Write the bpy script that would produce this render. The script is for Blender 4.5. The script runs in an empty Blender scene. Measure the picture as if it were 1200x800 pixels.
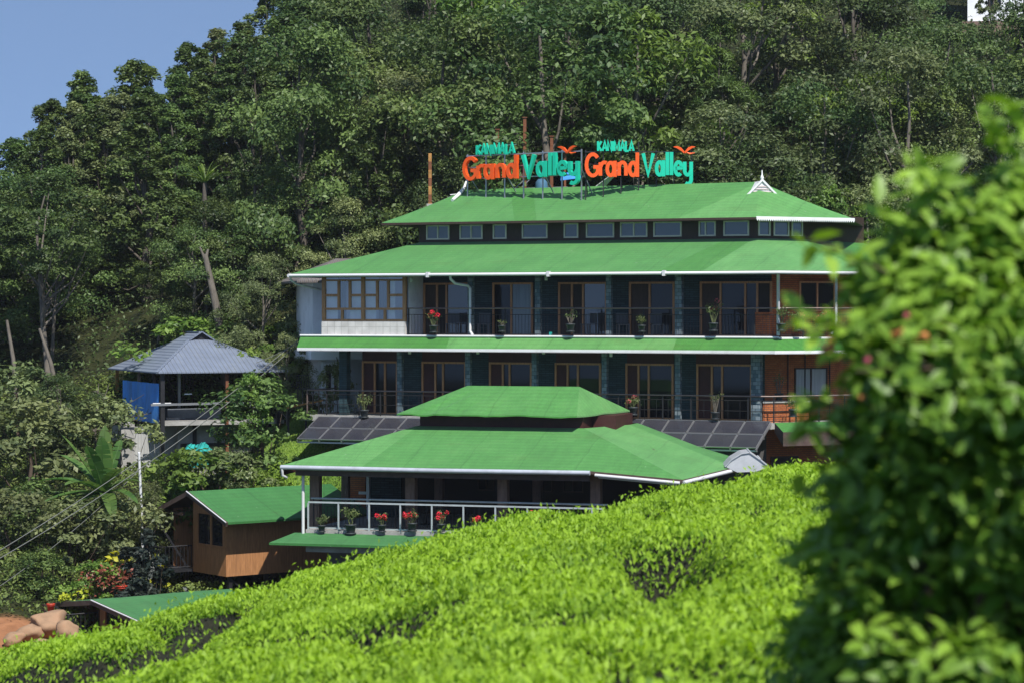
import bpy, math, random
import numpy as np
from mathutils import Vector, Matrix
rad = math.radians
S = bpy.context.scene
COL = S.collection
# ------------------------------------------------------------------ camera, world, sun, exposure
FPX = 2833.0
PITCH = math.atan(35.0 / FPX)
cd = bpy.data.cameras.new('camera'); cam = bpy.data.objects.new('camera', cd); COL.objects.link(cam)
cd.sensor_width = 36.0; cd.lens = FPX / 1200 * 36.0
cd.clip_start = 0.2; cd.clip_end = 2000
cam.location = (0, 0, 0); cam.rotation_euler = (rad(90) - PITCH, 0, 0)
cd.dof.use_dof = True; cd.dof.focus_distance = 88; cd.dof.aperture_fstop = 3.0
S.camera = cam
SUN_EL, SUN_AZ = rad(52), math.atan2(0.38, -0.925)      # azimuth from +Y towards +X
W = bpy.data.worlds.new('World'); S.world = W; W.use_nodes = True
wn = W.node_tree.nodes; wl = W.node_tree.links
bg = wn['Background']
sky = wn.new('ShaderNodeTexSky'); sky.sky_type = 'NISHITA'; sky.sun_disc = False
sky.sun_elevation = SUN_EL; sky.sun_rotation = SUN_AZ; sky.altitude = 1500
sky.air_density = 1.0; sky.dust_density = 0.6; sky.ozone_density = 1.6
tcw = wn.new('ShaderNodeTexCoord'); lift = wn.new('ShaderNodeVectorMath'); lift.operation = 'ADD'; lift.inputs[1].default_value = (0, 0, 0.30)   # the hill air is clear: look a little above the murky horizon band
nrm_ = wn.new('ShaderNodeVectorMath'); nrm_.operation = 'NORMALIZE'
wl.new(tcw.outputs['Generated'], lift.inputs[0]); wl.new(lift.outputs[0], nrm_.inputs[0]); wl.new(nrm_.outputs[0], sky.inputs[0])
wl.new(sky.outputs[0], bg.inputs[0]); bg.inputs[1].default_value = 0.145
sd = bpy.data.lights.new('sun', 'SUN'); sd.energy = 4.9; sd.angle = rad(0.5); sd.color = (1.0, 0.965, 0.905)
sun = bpy.data.objects.new('sun', sd); COL.objects.link(sun)
sv = Vector((math.sin(SUN_AZ) * math.cos(SUN_EL), math.cos(SUN_AZ) * math.cos(SUN_EL), math.sin(SUN_EL)))
sun.rotation_euler = sv.to_track_quat('Z', 'Y').to_euler(); sun.location = sv * 60
S.view_settings.view_transform = 'Standard'; S.view_settings.look = 'None'
S.view_settings.exposure = 0.25; S.view_settings.gamma = 1.0
S.render.engine = 'CYCLES'; S.cycles.max_bounces = 6; S.cycles.transparent_max_bounces = 8

# ------------------------------------------------------------------ helpers
def ray(px, py):
    a = (px - 600) / FPX; b = (400 - py) / FPX
    c, s = math.cos(PITCH), math.sin(PITCH)
    return Vector((a, c + b * s, -s + b * c))
def at(px, py, Y):
    d = ray(px, py); return d * (Y / d.y)
def pix(p):
    c, s = math.cos(PITCH), math.sin(PITCH)
    f = p.y * c - p.z * s; u = p.y * s + p.z * c
    return 600 + FPX * p.x / f, 400 - FPX * u / f
class Frame:
    def __init__(s, o, ang):
        s.o = Vector((o[0], o[1], 0)); s.a = ang
        s.M = Matrix.Rotation(ang, 3, 'Z'); s.I = s.M.transposed()
        s.c = s.I @ (-s.o)
    def pv(s, px, py, v):
        d = s.I @ ray(px, py); return s.c + d * ((v - s.c.y) / d.y)
    def pu(s, px, py, u):
        d = s.I @ ray(px, py); return s.c + d * ((u - s.c.x) / d.x)
    def pz(s, px, py, z):
        d = s.I @ ray(px, py); return s.c + d * ((z - s.c.z) / d.z)
    def u(s, px, v): return s.pv(px, 365, v).x
    def w(s, p): return s.M @ Vector(p) + s.o
    def hit(s, px, p, ang):                       # point on the line p + t(cos,sin) seen at column px
        d = s.I @ ray(px, 365); cx, cy = s.c.x, s.c.y
        ex, ey = math.cos(ang), math.sin(ang)
        det = d.x * -ey + ex * d.y
        bx, by = p[0] - cx, p[1] - cy
        t2 = (d.x * by - d.y * bx) / (ex * d.y - ey * d.x) if abs(ex * d.y - ey * d.x) > 1e-9 else 0
        return (p[0] + ex * t2, p[1] + ey * t2)
class MB:
    def __init__(s): s.v = []; s.f = []; s.m = []; s.sm = []
    def face(s, pts, m=0, smooth=False):
        n = len(s.v); s.v += [tuple(p) for p in pts]; s.f.append(tuple(range(n, n + len(pts)))); s.m.append(m); s.sm.append(smooth); return s
    def raw(s, vs, fs, m=0, smooth=False):
        n = len(s.v); s.v += [tuple(p) for p in vs]
        for f in fs: s.f.append(tuple(i + n for i in f)); s.m.append(m); s.sm.append(smooth)
        return s
    def box(s, a, b, m=0):
        x0, y0, z0 = [min(a[i], b[i]) for i in range(3)]; x1, y1, z1 = [max(a[i], b[i]) for i in range(3)]
        v = [(x0,y0,z0),(x1,y0,z0),(x1,y1,z0),(x0,y1,z0),(x0,y0,z1),(x1,y0,z1),(x1,y1,z1),(x0,y1,z1)]
        return s.raw(v, [(0,3,2,1),(4,5,6,7),(0,1,5,4),(1,2,6,5),(2,3,7,6),(3,0,4,7)], m)
    def bar(s, p, q, w, h, m=0, up=(0, 0, 1)):
        p, q = Vector(p), Vector(q); d = (q - p).normalized(); upv = Vector(up)
        if abs(d.dot(upv)) > 0.98: upv = Vector((1, 0, 0))
        r = d.cross(upv).normalized(); t = r.cross(d).normalized()
        r, t = r * w / 2, t * h / 2
        v = [p-r-t, p+r-t, p+r+t, p-r+t, q-r-t, q+r-t, q+r+t, q-r+t]
        return s.raw(v, [(0,3,2,1),(4,5,6,7),(0,1,5,4),(1,2,6,5),(2,3,7,6),(3,0,4,7)], m)
    def tube(s, pts, r, n=8, m=0, smooth=True, caps=True):
        pts = [Vector(p) for p in pts]; rs = r if isinstance(r, (list, tuple)) else [r] * len(pts)
        rings = []; prev = None
        for i, p in enumerate(pts):
            d = (pts[min(i + 1, len(pts) - 1)] - pts[max(i - 1, 0)]).normalized()
            ref = prev if prev is not None else (Vector((0, 0, 1)) if abs(d.z) < 0.9 else Vector((1, 0, 0)))
            x = (ref - d * ref.dot(d)).normalized(); prev = x; y = d.cross(x)
            rings.append([p + (x * math.cos(2 * math.pi * k / n) + y * math.sin(2 * math.pi * k / n)) * rs[i] for k in range(n)])
        vs = [q for g in rings for q in g]; fs = []
        for i in range(len(rings) - 1):
            for k in range(n):
                fs.append((i*n+k, i*n+(k+1)%n, (i+1)*n+(k+1)%n, (i+1)*n+k))
        s.raw(vs, fs, m, smooth)
        if caps:
            s.face(list(reversed(rings[0])), m); s.face(rings[-1], m)
        return s
    def lathe(s, prof, c=(0, 0, 0), n=12, m=0, smooth=True):
        vs = []; fs = []
        for r, z in prof:
            for k in range(n):
                a = 2 * math.pi * k / n; vs.append((c[0] + r * math.cos(a), c[1] + r * math.sin(a), c[2] + z))
        for i in range(len(prof) - 1):
            for k in range(n): fs.append((i*n+k, i*n+(k+1)%n, (i+1)*n+(k+1)%n, (i+1)*n+k))
        return s.raw(vs, fs, m, smooth)
    def slab(s, pts, th, m=0, ms=None):           # polygon pts + thickness along -z
        pts = [Vector(p) for p in pts]; low = [p - Vector((0, 0, th)) for p in pts]
        s.face(pts, m); s.face(list(reversed(low)), m if ms is None else ms)
        for i in range(len(pts)):
            j = (i + 1) % len(pts); s.face([pts[j], pts[i], low[i], low[j]], m if ms is None else ms)
        return s
    def build(s, name, mats, parent=None, loc=None):
        me = bpy.data.meshes.new(name); me.from_pydata(s.v, [], s.f)
        if not isinstance(mats, (list, tuple)): mats = [mats]
        for x in mats: me.materials.append(x)
        if len(mats) > 1: me.polygons.foreach_set('material_index', s.m)
        if any(s.sm): me.polygons.foreach_set('use_smooth', s.sm)
        me.update(); o = bpy.data.objects.new(name, me); COL.objects.link(o)
        if parent: o.parent = parent
        if loc is not None: o.location = loc
        return o
def tag(o, label=None, cat=None, group=None, kind=None):
    if label: o['label'] = label
    if cat: o['category'] = cat
    if group: o['group'] = group
    if kind: o['kind'] = kind
    return o
def empty(name, loc, rz=0, label=None, cat=None, group=None, sc=None):
    o = bpy.data.objects.new(name, None); COL.objects.link(o); o.empty_display_size = 0.3
    o.location = loc; o.rotation_euler = (0, 0, rz)
    if sc: o.scale = sc
    return tag(o, label, cat, group)
def kids(o): return list(o.children)
def copy_tree(o, parent=None):
    c = o.copy(); COL.objects.link(c); c.parent = parent
    for ch in kids(o): copy_tree(ch, c)
    return c
def copy_part(o, loc):
    c = o.copy(); COL.objects.link(c); c.location = loc; c.parent = o.parent
    for ch in kids(o): copy_tree(ch, c)
    return c
def sstep(a, b, x):
    t = np.clip((x - a) / (b - a), 0, 1); return t * t * (3 - 2 * t)

# ------------------------------------------------------------------ materials
def mat(name, col, rough=0.6, metal=0.0, spec=0.4, var=0.0, vscale=3.0, bump=0.0, bscale=20.0, stretch=(1, 1, 1), dirt=None, dirtscale=1.2, dirtamt=0.5):
    m = bpy.data.materials.new(name); m.use_nodes = True
    nt = m.node_tree; N = nt.nodes; L = nt.links; P = N['Principled BSDF']
    P.inputs['Roughness'].default_value = rough; P.inputs['Metallic'].default_value = metal
    P.inputs['Specular IOR Level'].default_value = spec
    P.inputs['Base Color'].default_value = (*col, 1)
    tc = N.new('ShaderNodeTexCoord'); mp = N.new('ShaderNodeMapping'); mp.inputs['Scale'].default_value = stretch
    L.new(tc.outputs['Object'], mp.inputs[0])
    cur = None
    if var:
        nz = N.new('ShaderNodeTexNoise'); nz.inputs['Scale'].default_value = vscale; nz.inputs['Detail'].default_value = 6; nz.inputs['Roughness'].default_value = 0.65
        L.new(mp.outputs[0], nz.inputs['Vector'])
        rp = N.new('ShaderNodeMapRange'); rp.inputs['From Min'].default_value = 0.3; rp.inputs['From Max'].default_value = 0.7
        rp.inputs['To Min'].default_value = 1 - var; rp.inputs['To Max'].default_value = 1 + var
        L.new(nz.outputs['Fac'], rp.inputs['Value'])
        mx = N.new('ShaderNodeVectorMath'); mx.operation = 'SCALE'; mx.inputs[0].default_value = col
        L.new(rp.outputs[0], mx.inputs['Scale']); cur = mx.outputs[0]
    if dirt:
        nd = N.new('ShaderNodeTexNoise'); nd.inputs['Scale'].default_value = dirtscale; nd.inputs['Detail'].default_value = 8; nd.inputs['Roughness'].default_value = 0.7
        L.new(mp.outputs[0], nd.inputs['Vector'])
        r2 = N.new('ShaderNodeMapRange'); r2.inputs['From Min'].default_value = 0.5; r2.inputs['From Max'].default_value = 0.72; r2.inputs['To Max'].default_value = dirtamt
        L.new(nd.outputs['Fac'], r2.inputs['Value'])
        mm = N.new('ShaderNodeMix'); mm.data_type = 'RGBA'; L.new(r2.outputs[0], mm.inputs[0])
        if cur: L.new(cur, mm.inputs[6])
        else: mm.inputs[6].default_value = (*col, 1)
        mm.inputs[7].default_value = (*dirt, 1); cur = mm.outputs[2]
    if cur: L.new(cur, P.inputs['Base Color'])
    if bump:
        nb = N.new('ShaderNodeTexNoise'); nb.inputs['Scale'].default_value = bscale; nb.inputs['Detail'].default_value = 4
        L.new(mp.outputs[0], nb.inputs['Vector'])
        b = N.new('ShaderNodeBump'); b.inputs['Strength'].default_value = bump; b.inputs['Distance'].default_value = 0.03
        L.new(nb.outputs['Fac'], b.inputs['Height']); L.new(b.outputs[0], P.inputs['Normal'])
    return m
def brickmat(name, c1, c2, mortar, w, h, msz=0.012, rough=0.85, bump=0.5, offset=0.5):
    m = bpy.data.materials.new(name); m.use_nodes = True
    nt = m.node_tree; N = nt.nodes; L = nt.links; P = N['Principled BSDF']; P.inputs['Roughness'].default_value = rough
    P.inputs['Specular IOR Level'].default_value = 0.3
    tc = N.new('ShaderNodeTexCoord'); sp = N.new('ShaderNodeSeparateXYZ'); cb = N.new('ShaderNodeCombineXYZ'); ad = N.new('ShaderNodeMath'); ad.operation = 'ADD'
    L.new(tc.outputs['Object'], sp.inputs[0]); L.new(sp.outputs[0], ad.inputs[0]); L.new(sp.outputs[1], ad.inputs[1])
    L.new(ad.outputs[0], cb.inputs[0]); L.new(sp.outputs[2], cb.inputs[1])
    br = N.new('ShaderNodeTexBrick'); br.offset = offset
    br.inputs['Color1'].default_value = (*c1, 1); br.inputs['Color2'].default_value = (*c2, 1); br.inputs['Mortar'].default_value = (*mortar, 1)
    br.inputs['Scale'].default_value = 1; br.inputs['Brick Width'].default_value = w; br.inputs['Row Height'].default_value = h
    br.inputs['Mortar Size'].default_value = msz; br.inputs['Bias'].default_value = -0.1
    L.new(cb.outputs[0], br.inputs['Vector'])
    nz = N.new('ShaderNodeTexNoise'); nz.inputs['Scale'].default_value = 2.2; nz.inputs['Detail'].default_value = 6
    L.new(tc.outputs['Object'], nz.inputs['Vector'])
    rp = N.new('ShaderNodeMapRange'); rp.inputs['To Min'].default_value = 0.55; rp.inputs['To Max'].default_value = 1.4
    L.new(nz.outputs['Fac'], rp.inputs['Value'])
    vm = N.new('ShaderNodeVectorMath'); vm.operation = 'SCALE'; L.new(br.outputs['Color'], vm.inputs[0]); L.new(rp.outputs[0], vm.inputs['Scale'])
    L.new(vm.outputs[0], P.inputs['Base Color'])
    b = N.new('ShaderNodeBump'); b.invert = True; b.inputs['Strength'].default_value = bump; b.inputs['Distance'].default_value = 0.01
    L.new(br.outputs['Fac'], b.inputs['Height']); L.new(b.outputs[0], P.inputs['Normal'])
    return m
def corrugated(name, col, period, rough=0.4, metal=0.0, axis='X', var=0.1, dirt=None):
    m = mat(name, col, rough, metal, 0.5, var, 1.5, 0, dirt=dirt)
    nt = m.node_tree; N = nt.nodes; L = nt.links; P = N['Principled BSDF']
    tc = N.new('ShaderNodeTexCoord'); wv = N.new('ShaderNodeTexWave'); wv.bands_direction = axis
    wv.inputs['Scale'].default_value = 0.314 / period * 1.0; wv.inputs['Distortion'].default_value = 0
    L.new(tc.outputs['Object'], wv.inputs['Vector'])
    b = N.new('ShaderNodeBump'); b.inputs['Strength'].default_value = 0.9; b.inputs['Distance'].default_value = 0.05
    L.new(wv.outputs['Fac'], b.inputs['Height']); L.new(b.outputs[0], P.inputs['Normal'])
    return m
def turf(name, col, seam=2.0, angle=0.0):
    m = bpy.data.materials.new(name); m.use_nodes = True
    nt = m.node_tree; N = nt.nodes; L = nt.links; P = N['Principled BSDF']
    P.inputs['Roughness'].default_value = 0.85; P.inputs['Specular IOR Level'].default_value = 0.15
    P.inputs['Sheen Weight'].default_value = 0.15
    tc = N.new('ShaderNodeTexCoord')
    def noise(scale, det, stretch=None):
        n = N.new('ShaderNodeTexNoise'); n.inputs['Scale'].default_value = scale; n.inputs['Detail'].default_value = det; n.inputs['Roughness'].default_value = 0.7
        if stretch:
            mp = N.new('ShaderNodeMapping'); mp.inputs['Scale'].default_value = stretch; L.new(tc.outputs['Object'], mp.inputs[0]); L.new(mp.outputs[0], n.inputs['Vector'])
        else: L.new(tc.outputs['Object'], n.inputs['Vector'])
        return n
    n1 = noise(0.7, 7); n2 = noise(30, 3); n3 = noise(1.3, 5, (4, 0.5, 0.5))
    def rng(src, lo, hi, a=0.3, b=0.7):
        r = N.new('ShaderNodeMapRange'); r.inputs['From Min'].default_value = a; r.inputs['From Max'].default_value = b
        r.inputs['To Min'].default_value = lo; r.inputs['To Max'].default_value = hi; L.new(src, r.inputs['Value']); return r.outputs[0]
    def mul(a, b):
        k = N.new('ShaderNodeMath'); k.operation = 'MULTIPLY'; L.new(a, k.inputs[0])
        if isinstance(b, float): k.inputs[1].default_value = b
        else: L.new(b, k.inputs[1])
        return k.outputs[0]
    f = mul(mul(rng(n1.outputs['Fac'], 0.86, 1.12), rng(n2.outputs['Fac'], 0.8, 1.2)), rng(n3.outputs['Fac'], 0.9, 1.1))
    # joints between the turf rolls
    sp = N.new('ShaderNodeSeparateXYZ'); L.new(tc.outputs['Object'], sp.inputs[0])
    wob = mul(n1.outputs['Fac'], 0.35)
    ad = N.new('ShaderNodeMath'); ad.operation = 'ADD'; L.new(sp.outputs[0], ad.inputs[0]); L.new(wob, ad.inputs[1])
    pp = N.new('ShaderNodeMath'); pp.operation = 'PINGPONG'; pp.inputs[1].default_value = seam / 2; L.new(ad.outputs[0], pp.inputs[0])
    f = mul(f, rng(pp.outputs[0], 0.72, 1.0, 0.0, 0.03))
    wv = N.new('ShaderNodeTexWave'); wv.bands_direction = 'Y'; wv.inputs['Scale'].default_value = 1.1; wv.inputs['Distortion'].default_value = 1.5; wv.inputs['Detail'].default_value = 3; L.new(tc.outputs['Object'], wv.inputs['Vector'])
    f = mul(f, rng(wv.outputs['Fac'], 0.93, 1.05, 0, 1))
    vm = N.new('ShaderNodeVectorMath'); vm.operation = 'SCALE'; vm.inputs[0].default_value = col; L.new(f, vm.inputs['Scale'])
    # faded, dusty areas
    r = rng(n1.outputs['Fac'], 0.0, 0.22, 0.5, 0.75)
    mm = N.new('ShaderNodeMix'); mm.data_type = 'RGBA'; L.new(r, mm.inputs[0]); L.new(vm.outputs[0], mm.inputs[6])
    mm.inputs[7].default_value = (col[0] * 1.5 + .02, col[1] * 0.95, col[2] * 1.5, 1)
    n4 = noise(5.5, 2); fl = rng(n4.outputs['Fac'], 0.0, 0.55, 0.735, 0.76)
    m2 = N.new('ShaderNodeMix'); m2.data_type = 'RGBA'; L.new(fl, m2.inputs[0]); L.new(mm.outputs[2], m2.inputs[6]); m2.inputs[7].default_value = (.42, .45, .36, 1)
    n5 = noise(0.45, 6, (1, 2.2, 1)); st = rng(n5.outputs['Fac'], 0.0, 0.38, 0.56, 0.72)
    m3 = N.new('ShaderNodeMix'); m3.data_type = 'RGBA'; L.new(st, m3.inputs[0]); L.new(m2.outputs[2], m3.inputs[6]); m3.inputs[7].default_value = (col[0] * .75 + .015, col[1] * .62, col[2] * .6, 1)
    L.new(m3.outputs[2], P.inputs['Base Color'])
    b = N.new('ShaderNodeBump'); b.inputs['Strength'].default_value = 0.35; b.inputs['Distance'].default_value = 0.02
    L.new(n2.outputs['Fac'], b.inputs['Height']); L.new(b.outputs[0], P.inputs['Normal'])
    return m
def leafmat(name, dark, light, transl=0.3, rough=0.5, tvar=0.25, spec=0.35):
    m = bpy.data.materials.new(name); m.use_nodes = True
    nt = m.node_tree; N = nt.nodes; L = nt.links; P = N['Principled BSDF']; O = N['Material Output']
    a = N.new('ShaderNodeAttribute'); a.attribute_name = 'tint'
    oi = N.new('ShaderNodeObjectInfo')
    mm = N.new('ShaderNodeMix'); mm.data_type = 'RGBA'; mm.inputs[6].default_value = (*dark, 1); mm.inputs[7].default_value = (*light, 1)
    L.new(a.outputs['Fac'], mm.inputs[0])
    hs = N.new('ShaderNodeHueSaturation')
    r = N.new('ShaderNodeMapRange'); r.inputs['To Min'].default_value = 1 - tvar; r.inputs['To Max'].default_value = 1 + tvar
    L.new(oi.outputs['Random'], r.inputs['Value']); L.new(r.outputs[0], hs.inputs['Value'])
    r3 = N.new('ShaderNodeMapRange'); r3.inputs['To Min'].default_value = 0.485; r3.inputs['To Max'].default_value = 0.515
    mo = N.new('ShaderNodeMath'); mo.operation = 'FRACT'; m7 = N.new('ShaderNodeMath'); m7.operation = 'MULTIPLY'; m7.inputs[1].default_value = 7.31
    L.new(oi.outputs['Random'], m7.inputs[0]); L.new(m7.outputs[0], mo.inputs[0]); L.new(mo.outputs[0], r3.inputs['Value']); L.new(r3.outputs[0], hs.inputs['Hue'])
    L.new(mm.outputs[2], hs.inputs['Color']); L.new(hs.outputs[0], P.inputs['Base Color'])
    P.inputs['Roughness'].default_value = rough; P.inputs['Specular IOR Level'].default_value = spec
    t = N.new('ShaderNodeBsdfTranslucent')
    g = N.new('ShaderNodeHueSaturation'); g.inputs['Value'].default_value = 1.5; g.inputs['Saturation'].default_value = 1.1
    L.new(hs.outputs[0], g.inputs['Color']); L.new(g.outputs[0], t.inputs[0])
    mix = N.new('ShaderNodeMixShader'); mix.inputs[0].default_value = transl
    L.new(P.outputs[0], mix.inputs[1]); L.new(t.outputs[0], mix.inputs[2]); L.new(mix.outputs[0], O.inputs[0])
    return m
def glassmat(name, tint=(0.02, 0.025, 0.03), rough=0.03):
    m = mat(name, tint, rough, 0, 0.35)
    return m
def clearglass(name):
    m = bpy.data.materials.new(name); m.use_nodes = True
    nt = m.node_tree; N = nt.nodes; L = nt.links; O = N['Material Output']; N.remove(N['Principled BSDF'])
    t = N.new('ShaderNodeBsdfTransparent'); t.inputs[0].default_value = (0.86, 0.9, 0.9, 1); g = N.new('ShaderNodeBsdfGlossy'); g.inputs['Roughness'].default_value = 0.02
    fr = N.new('ShaderNodeFresnel'); fr.inputs[0].default_value = 1.5; mx = N.new('ShaderNodeMixShader')
    L.new(fr.outputs[0], mx.inputs[0]); L.new(t.outputs[0], mx.inputs[1]); L.new(g.outputs[0], mx.inputs[2]); L.new(mx.outputs[0], O.inputs[0])
    return m
TURF = turf('green_turf', (0.068, 0.228, 0.050))
TURF2 = turf('green_turf_deep', (0.052, 0.20, 0.032))
TURF3 = turf('green_turf_pale', (0.095, 0.272, 0.070))
TURFC = turf('green_turf_cottage', (0.042, 0.17, 0.042))
WHITE = mat('white_paint', (0.78, 0.78, 0.77), 0.45, var=0.06, vscale=2, dirt=(0.35, 0.33, 0.28), dirtscale=0.9, dirtamt=0.35)
WALLW = mat('white_wall', (0.84, 0.86, 0.87), 0.8, var=0.05, vscale=1.2, dirt=(0.4, 0.4, 0.37), dirtscale=0.8, dirtamt=0.4)
CONC = mat('concrete', (0.36, 0.35, 0.33), 0.9, var=0.2, vscale=2.5, bump=0.3, dirt=(0.12, 0.12, 0.1), dirtamt=0.6)
CONCD = mat('dark_concrete', (0.12, 0.115, 0.11), 0.9, var=0.25, vscale=2, bump=0.3)
SLATE = brickmat('slate_cladding', (0.020, 0.046, 0.055), (0.036, 0.074, 0.085), (0.008, 0.016, 0.02), 0.34, 0.085, 0.008, 0.7)
SLATEL = brickmat('slate_column', (0.07, 0.115, 0.145), (0.25, 0.29, 0.31), (0.04, 0.06, 0.07), 0.2, 0.14, 0.008, 0.7)
BRICK = brickmat('red_brick', (0.38, 0.105, 0.034), (0.46, 0.155, 0.05), (0.16, 0.075, 0.045), 0.24, 0.075, 0.01)
TILE = brickmat('pale_tile', (0.58, 0.55, 0.53), (0.66, 0.63, 0.61), (0.42, 0.40, 0.38), 0.3, 0.3, 0.01, 0.4, 0.2, 0.0)
WOOD = mat('brown_wood', (0.46, 0.22, 0.095), 0.5, var=0.3, vscale=6, stretch=(5, 5, 0.6), bump=0.15)
WOODD = mat('dark_wood', (0.05, 0.03, 0.022), 0.6, var=0.3, vscale=5, stretch=(4, 4, 0.6), bump=0.15)
MAROON = mat('maroon_panel', (0.06, 0.018, 0.016), 0.6, var=0.2)
PURLIN = mat('brown_paint', (0.085, 0.055, 0.045), 0.6, var=0.25, vscale=4, dirt=(0.16, 0.12, 0.1), dirtscale=3)
COLB = mat('weathered_column', (0.20, 0.13, 0.10), 0.75, var=0.3, vscale=4, stretch=(3, 3, 0.7), dirt=(0.25, 0.2, 0.16), dirtscale=3, dirtamt=0.5)
STEEL = mat('brushed_steel', (0.45, 0.45, 0.46), 0.35, 0.7, var=0.1)
GALV = mat('galvanised_rail', (0.44, 0.49, 0.50), 0.45, 0.2, var=0.12, vscale=5, dirt=(0.3, 0.3, 0.28), dirtscale=4)
IRON = mat('dark_iron', (0.025, 0.025, 0.028), 0.5, 0.2, var=0.2)
IRONB = mat('brown_handrail', (0.20, 0.15, 0.135), 0.45, 0.3, var=0.2)
RUST = mat('rusty_steel', (0.20, 0.075, 0.035), 0.85, 0.1, var=0.35, vscale=6, dirt=(0.07, 0.035, 0.025), dirtscale=3)
RUSTY = mat('ochre_paint', (0.40, 0.20, 0.06), 0.8, var=0.3)
GLASS = glassmat('dark_window_glass', (0.010, 0.012, 0.015), 0.04)
GLASSB = glassmat('clerestory_glass', (0.06, 0.085, 0.11), 0.05); GLASSB.node_tree.nodes['Principled BSDF'].inputs['Specular IOR Level'].default_value = 0.9
GLASSR = glassmat('reflective_glass', (0.05, 0.055, 0.06), 0.02); GLASSR.node_tree.nodes['Principled BSDF'].inputs['Specular IOR Level'].default_value = 1.0; GLASSR.node_tree.nodes['Principled BSDF'].inputs['Metallic'].default_value = 0.0
CLEAR = clearglass('clear_glass')
BAYG = clearglass('bay_glass'); _n = BAYG.node_tree; _m = [x for x in _n.nodes if x.type == 'MIX_SHADER'][0]; _n.links.remove(_m.inputs[0].links[0]); _m.inputs[0].default_value = 0.22
CURT = mat('grey_curtain', (0.33, 0.36, 0.38), 0.9, var=0.25, vscale=3, stretch=(14, 14, 0.3), bump=0.6, bscale=2)
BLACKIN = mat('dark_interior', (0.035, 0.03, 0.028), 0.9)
CREAM = mat('cream_frame', (0.66, 0.60, 0.50), 0.6, var=0.1)
ORANGE = mat('orange_letters', (0.86, 0.105, 0.012), 0.4, var=0.07, vscale=2)
TEAL = mat('teal_letters', (0.012, 0.52, 0.33), 0.4, var=0.07, vscale=2)
BLUET = mat('blue_tarpaulin', (0.07, 0.30, 0.75), 0.55, var=0.3, vscale=1.6, stretch=(1, 1, 0.4), bump=0.5, bscale=3, dirt=(0.02, 0.07, 0.22), dirtscale=2)
SHEET = corrugated('blue_grey_sheet', (0.215, 0.25, 0.32), 0.19, 0.45, 0.15, dirt=(0.3, 0.33, 0.37))
SHEETW = corrugated('pale_sheet', (0.55, 0.55, 0.53), 0.12, 0.5)
ROOFG = corrugated('grey_brown_sheet', (0.16, 0.14, 0.13), 0.16, 0.6)
PLY = mat('cottage_panel', (0.38, 0.18, 0.075), 0.55, var=0.3, vscale=5, stretch=(3.5, 3.5, 0.35), bump=0.1, dirt=(0.22, 0.105, 0.05), dirtscale=1.0, dirtamt=0.6)
POT = mat('charcoal_pot', (0.035, 0.042, 0.047), 0.55, var=0.15)
REDP = mat('red_plastic', (0.5, 0.05, 0.025), 0.4, var=0.1)
REDF = mat('red_petals', (0.72, 0.025, 0.05), 0.6, var=0.2, vscale=20)
PINKF = mat('pink_petals', (0.72, 0.13, 0.16), 0.6, var=0.2, vscale=20)
ORF = mat('peach_petals', (0.85, 0.36, 0.12), 0.6, var=0.2, vscale=30)
PKF = mat('rose_petals', (0.75, 0.13, 0.22), 0.6, var=0.2, vscale=30)
BARK = mat('tree_bark', (0.10, 0.085, 0.068), 0.9, var=0.35, vscale=5, stretch=(3, 3, 0.6), bump=0.6, bscale=9)
BARKP = mat('pale_bark', (0.15, 0.13, 0.105), 0.9, var=0.35, vscale=4, stretch=(3, 3, 0.6), bump=0.5, bscale=9)
TWIG = mat('twig_bark', (0.085, 0.06, 0.042), 0.9, var=0.3, vscale=8)
ROCK = mat('ochre_rock', (0.33, 0.205, 0.12), 0.9, var=0.3, vscale=1.5, bump=0.6, bscale=3, dirt=(0.22, 0.10, 0.055), dirtscale=1.5)
TANK = mat('turquoise_sheet', (0.03, 0.38, 0.34), 0.5, var=0.3, vscale=2)
CABLE = mat('cable_sheath', (0.16, 0.165, 0.15), 0.6)
PVC = mat('white_pvc', (0.64, 0.64, 0.64), 0.4, var=0.05, vscale=3)
GUTG = mat('grey_gutter', (0.46, 0.49, 0.54), 0.4, 0.1, var=0.15, vscale=1.5, stretch=(1, 1, 1), dirt=(0.25, 0.26, 0.28), dirtscale=2)
def cellmat():
    m = bpy.data.materials.new('solar_cells'); m.use_nodes = True
    nt = m.node_tree; N = nt.nodes; L = nt.links; P = N['Principled BSDF']
    nz = N.new('ShaderNodeTexNoise'); nz.inputs['Scale'].default_value = 1.6; nz.inputs['Detail'].default_value = 5
    tc = N.new('ShaderNodeTexCoord'); L.new(tc.outputs['Object'], nz.inputs['Vector'])
    mm = N.new('ShaderNodeMix'); mm.data_type = 'RGBA'; L.new(nz.outputs['Fac'], mm.inputs[0])
    mm.inputs[6].default_value = (0.024, 0.026, 0.038, 1); mm.inputs[7].default_value = (0.062, 0.06, 0.068, 1)
    L.new(mm.outputs[2], P.inputs['Base Color']); P.inputs['Roughness'].default_value = 0.12; P.inputs['Specular IOR Level'].default_value = 1.0
    return m
CELLS = cellmat()
L_FOR = leafmat('forest_leaves', (0.026, 0.058, 0.016), (0.155, 0.220, 0.058), 0.22)
L_OLI = leafmat('olive_leaves', (0.055, 0.084, 0.03), (0.225, 0.265, 0.10), 0.22)
L_BRI = leafmat('fresh_leaves', (0.05, 0.11, 0.018), (0.21, 0.30, 0.055), 0.28)
L_DRK = leafmat('dark_leaves', (0.020, 0.046, 0.015), (0.105, 0.150, 0.042), 0.18)
L_PIN = leafmat('pine_needles', (0.03, 0.075, 0.016), (0.145, 0.23, 0.05), 0.2)
L_TEA = leafmat('tea_leaves', (0.09, 0.21, 0.016), (0.325, 0.52, 0.042), 0.38, 0.55, 0.0, 0.3)
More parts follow.
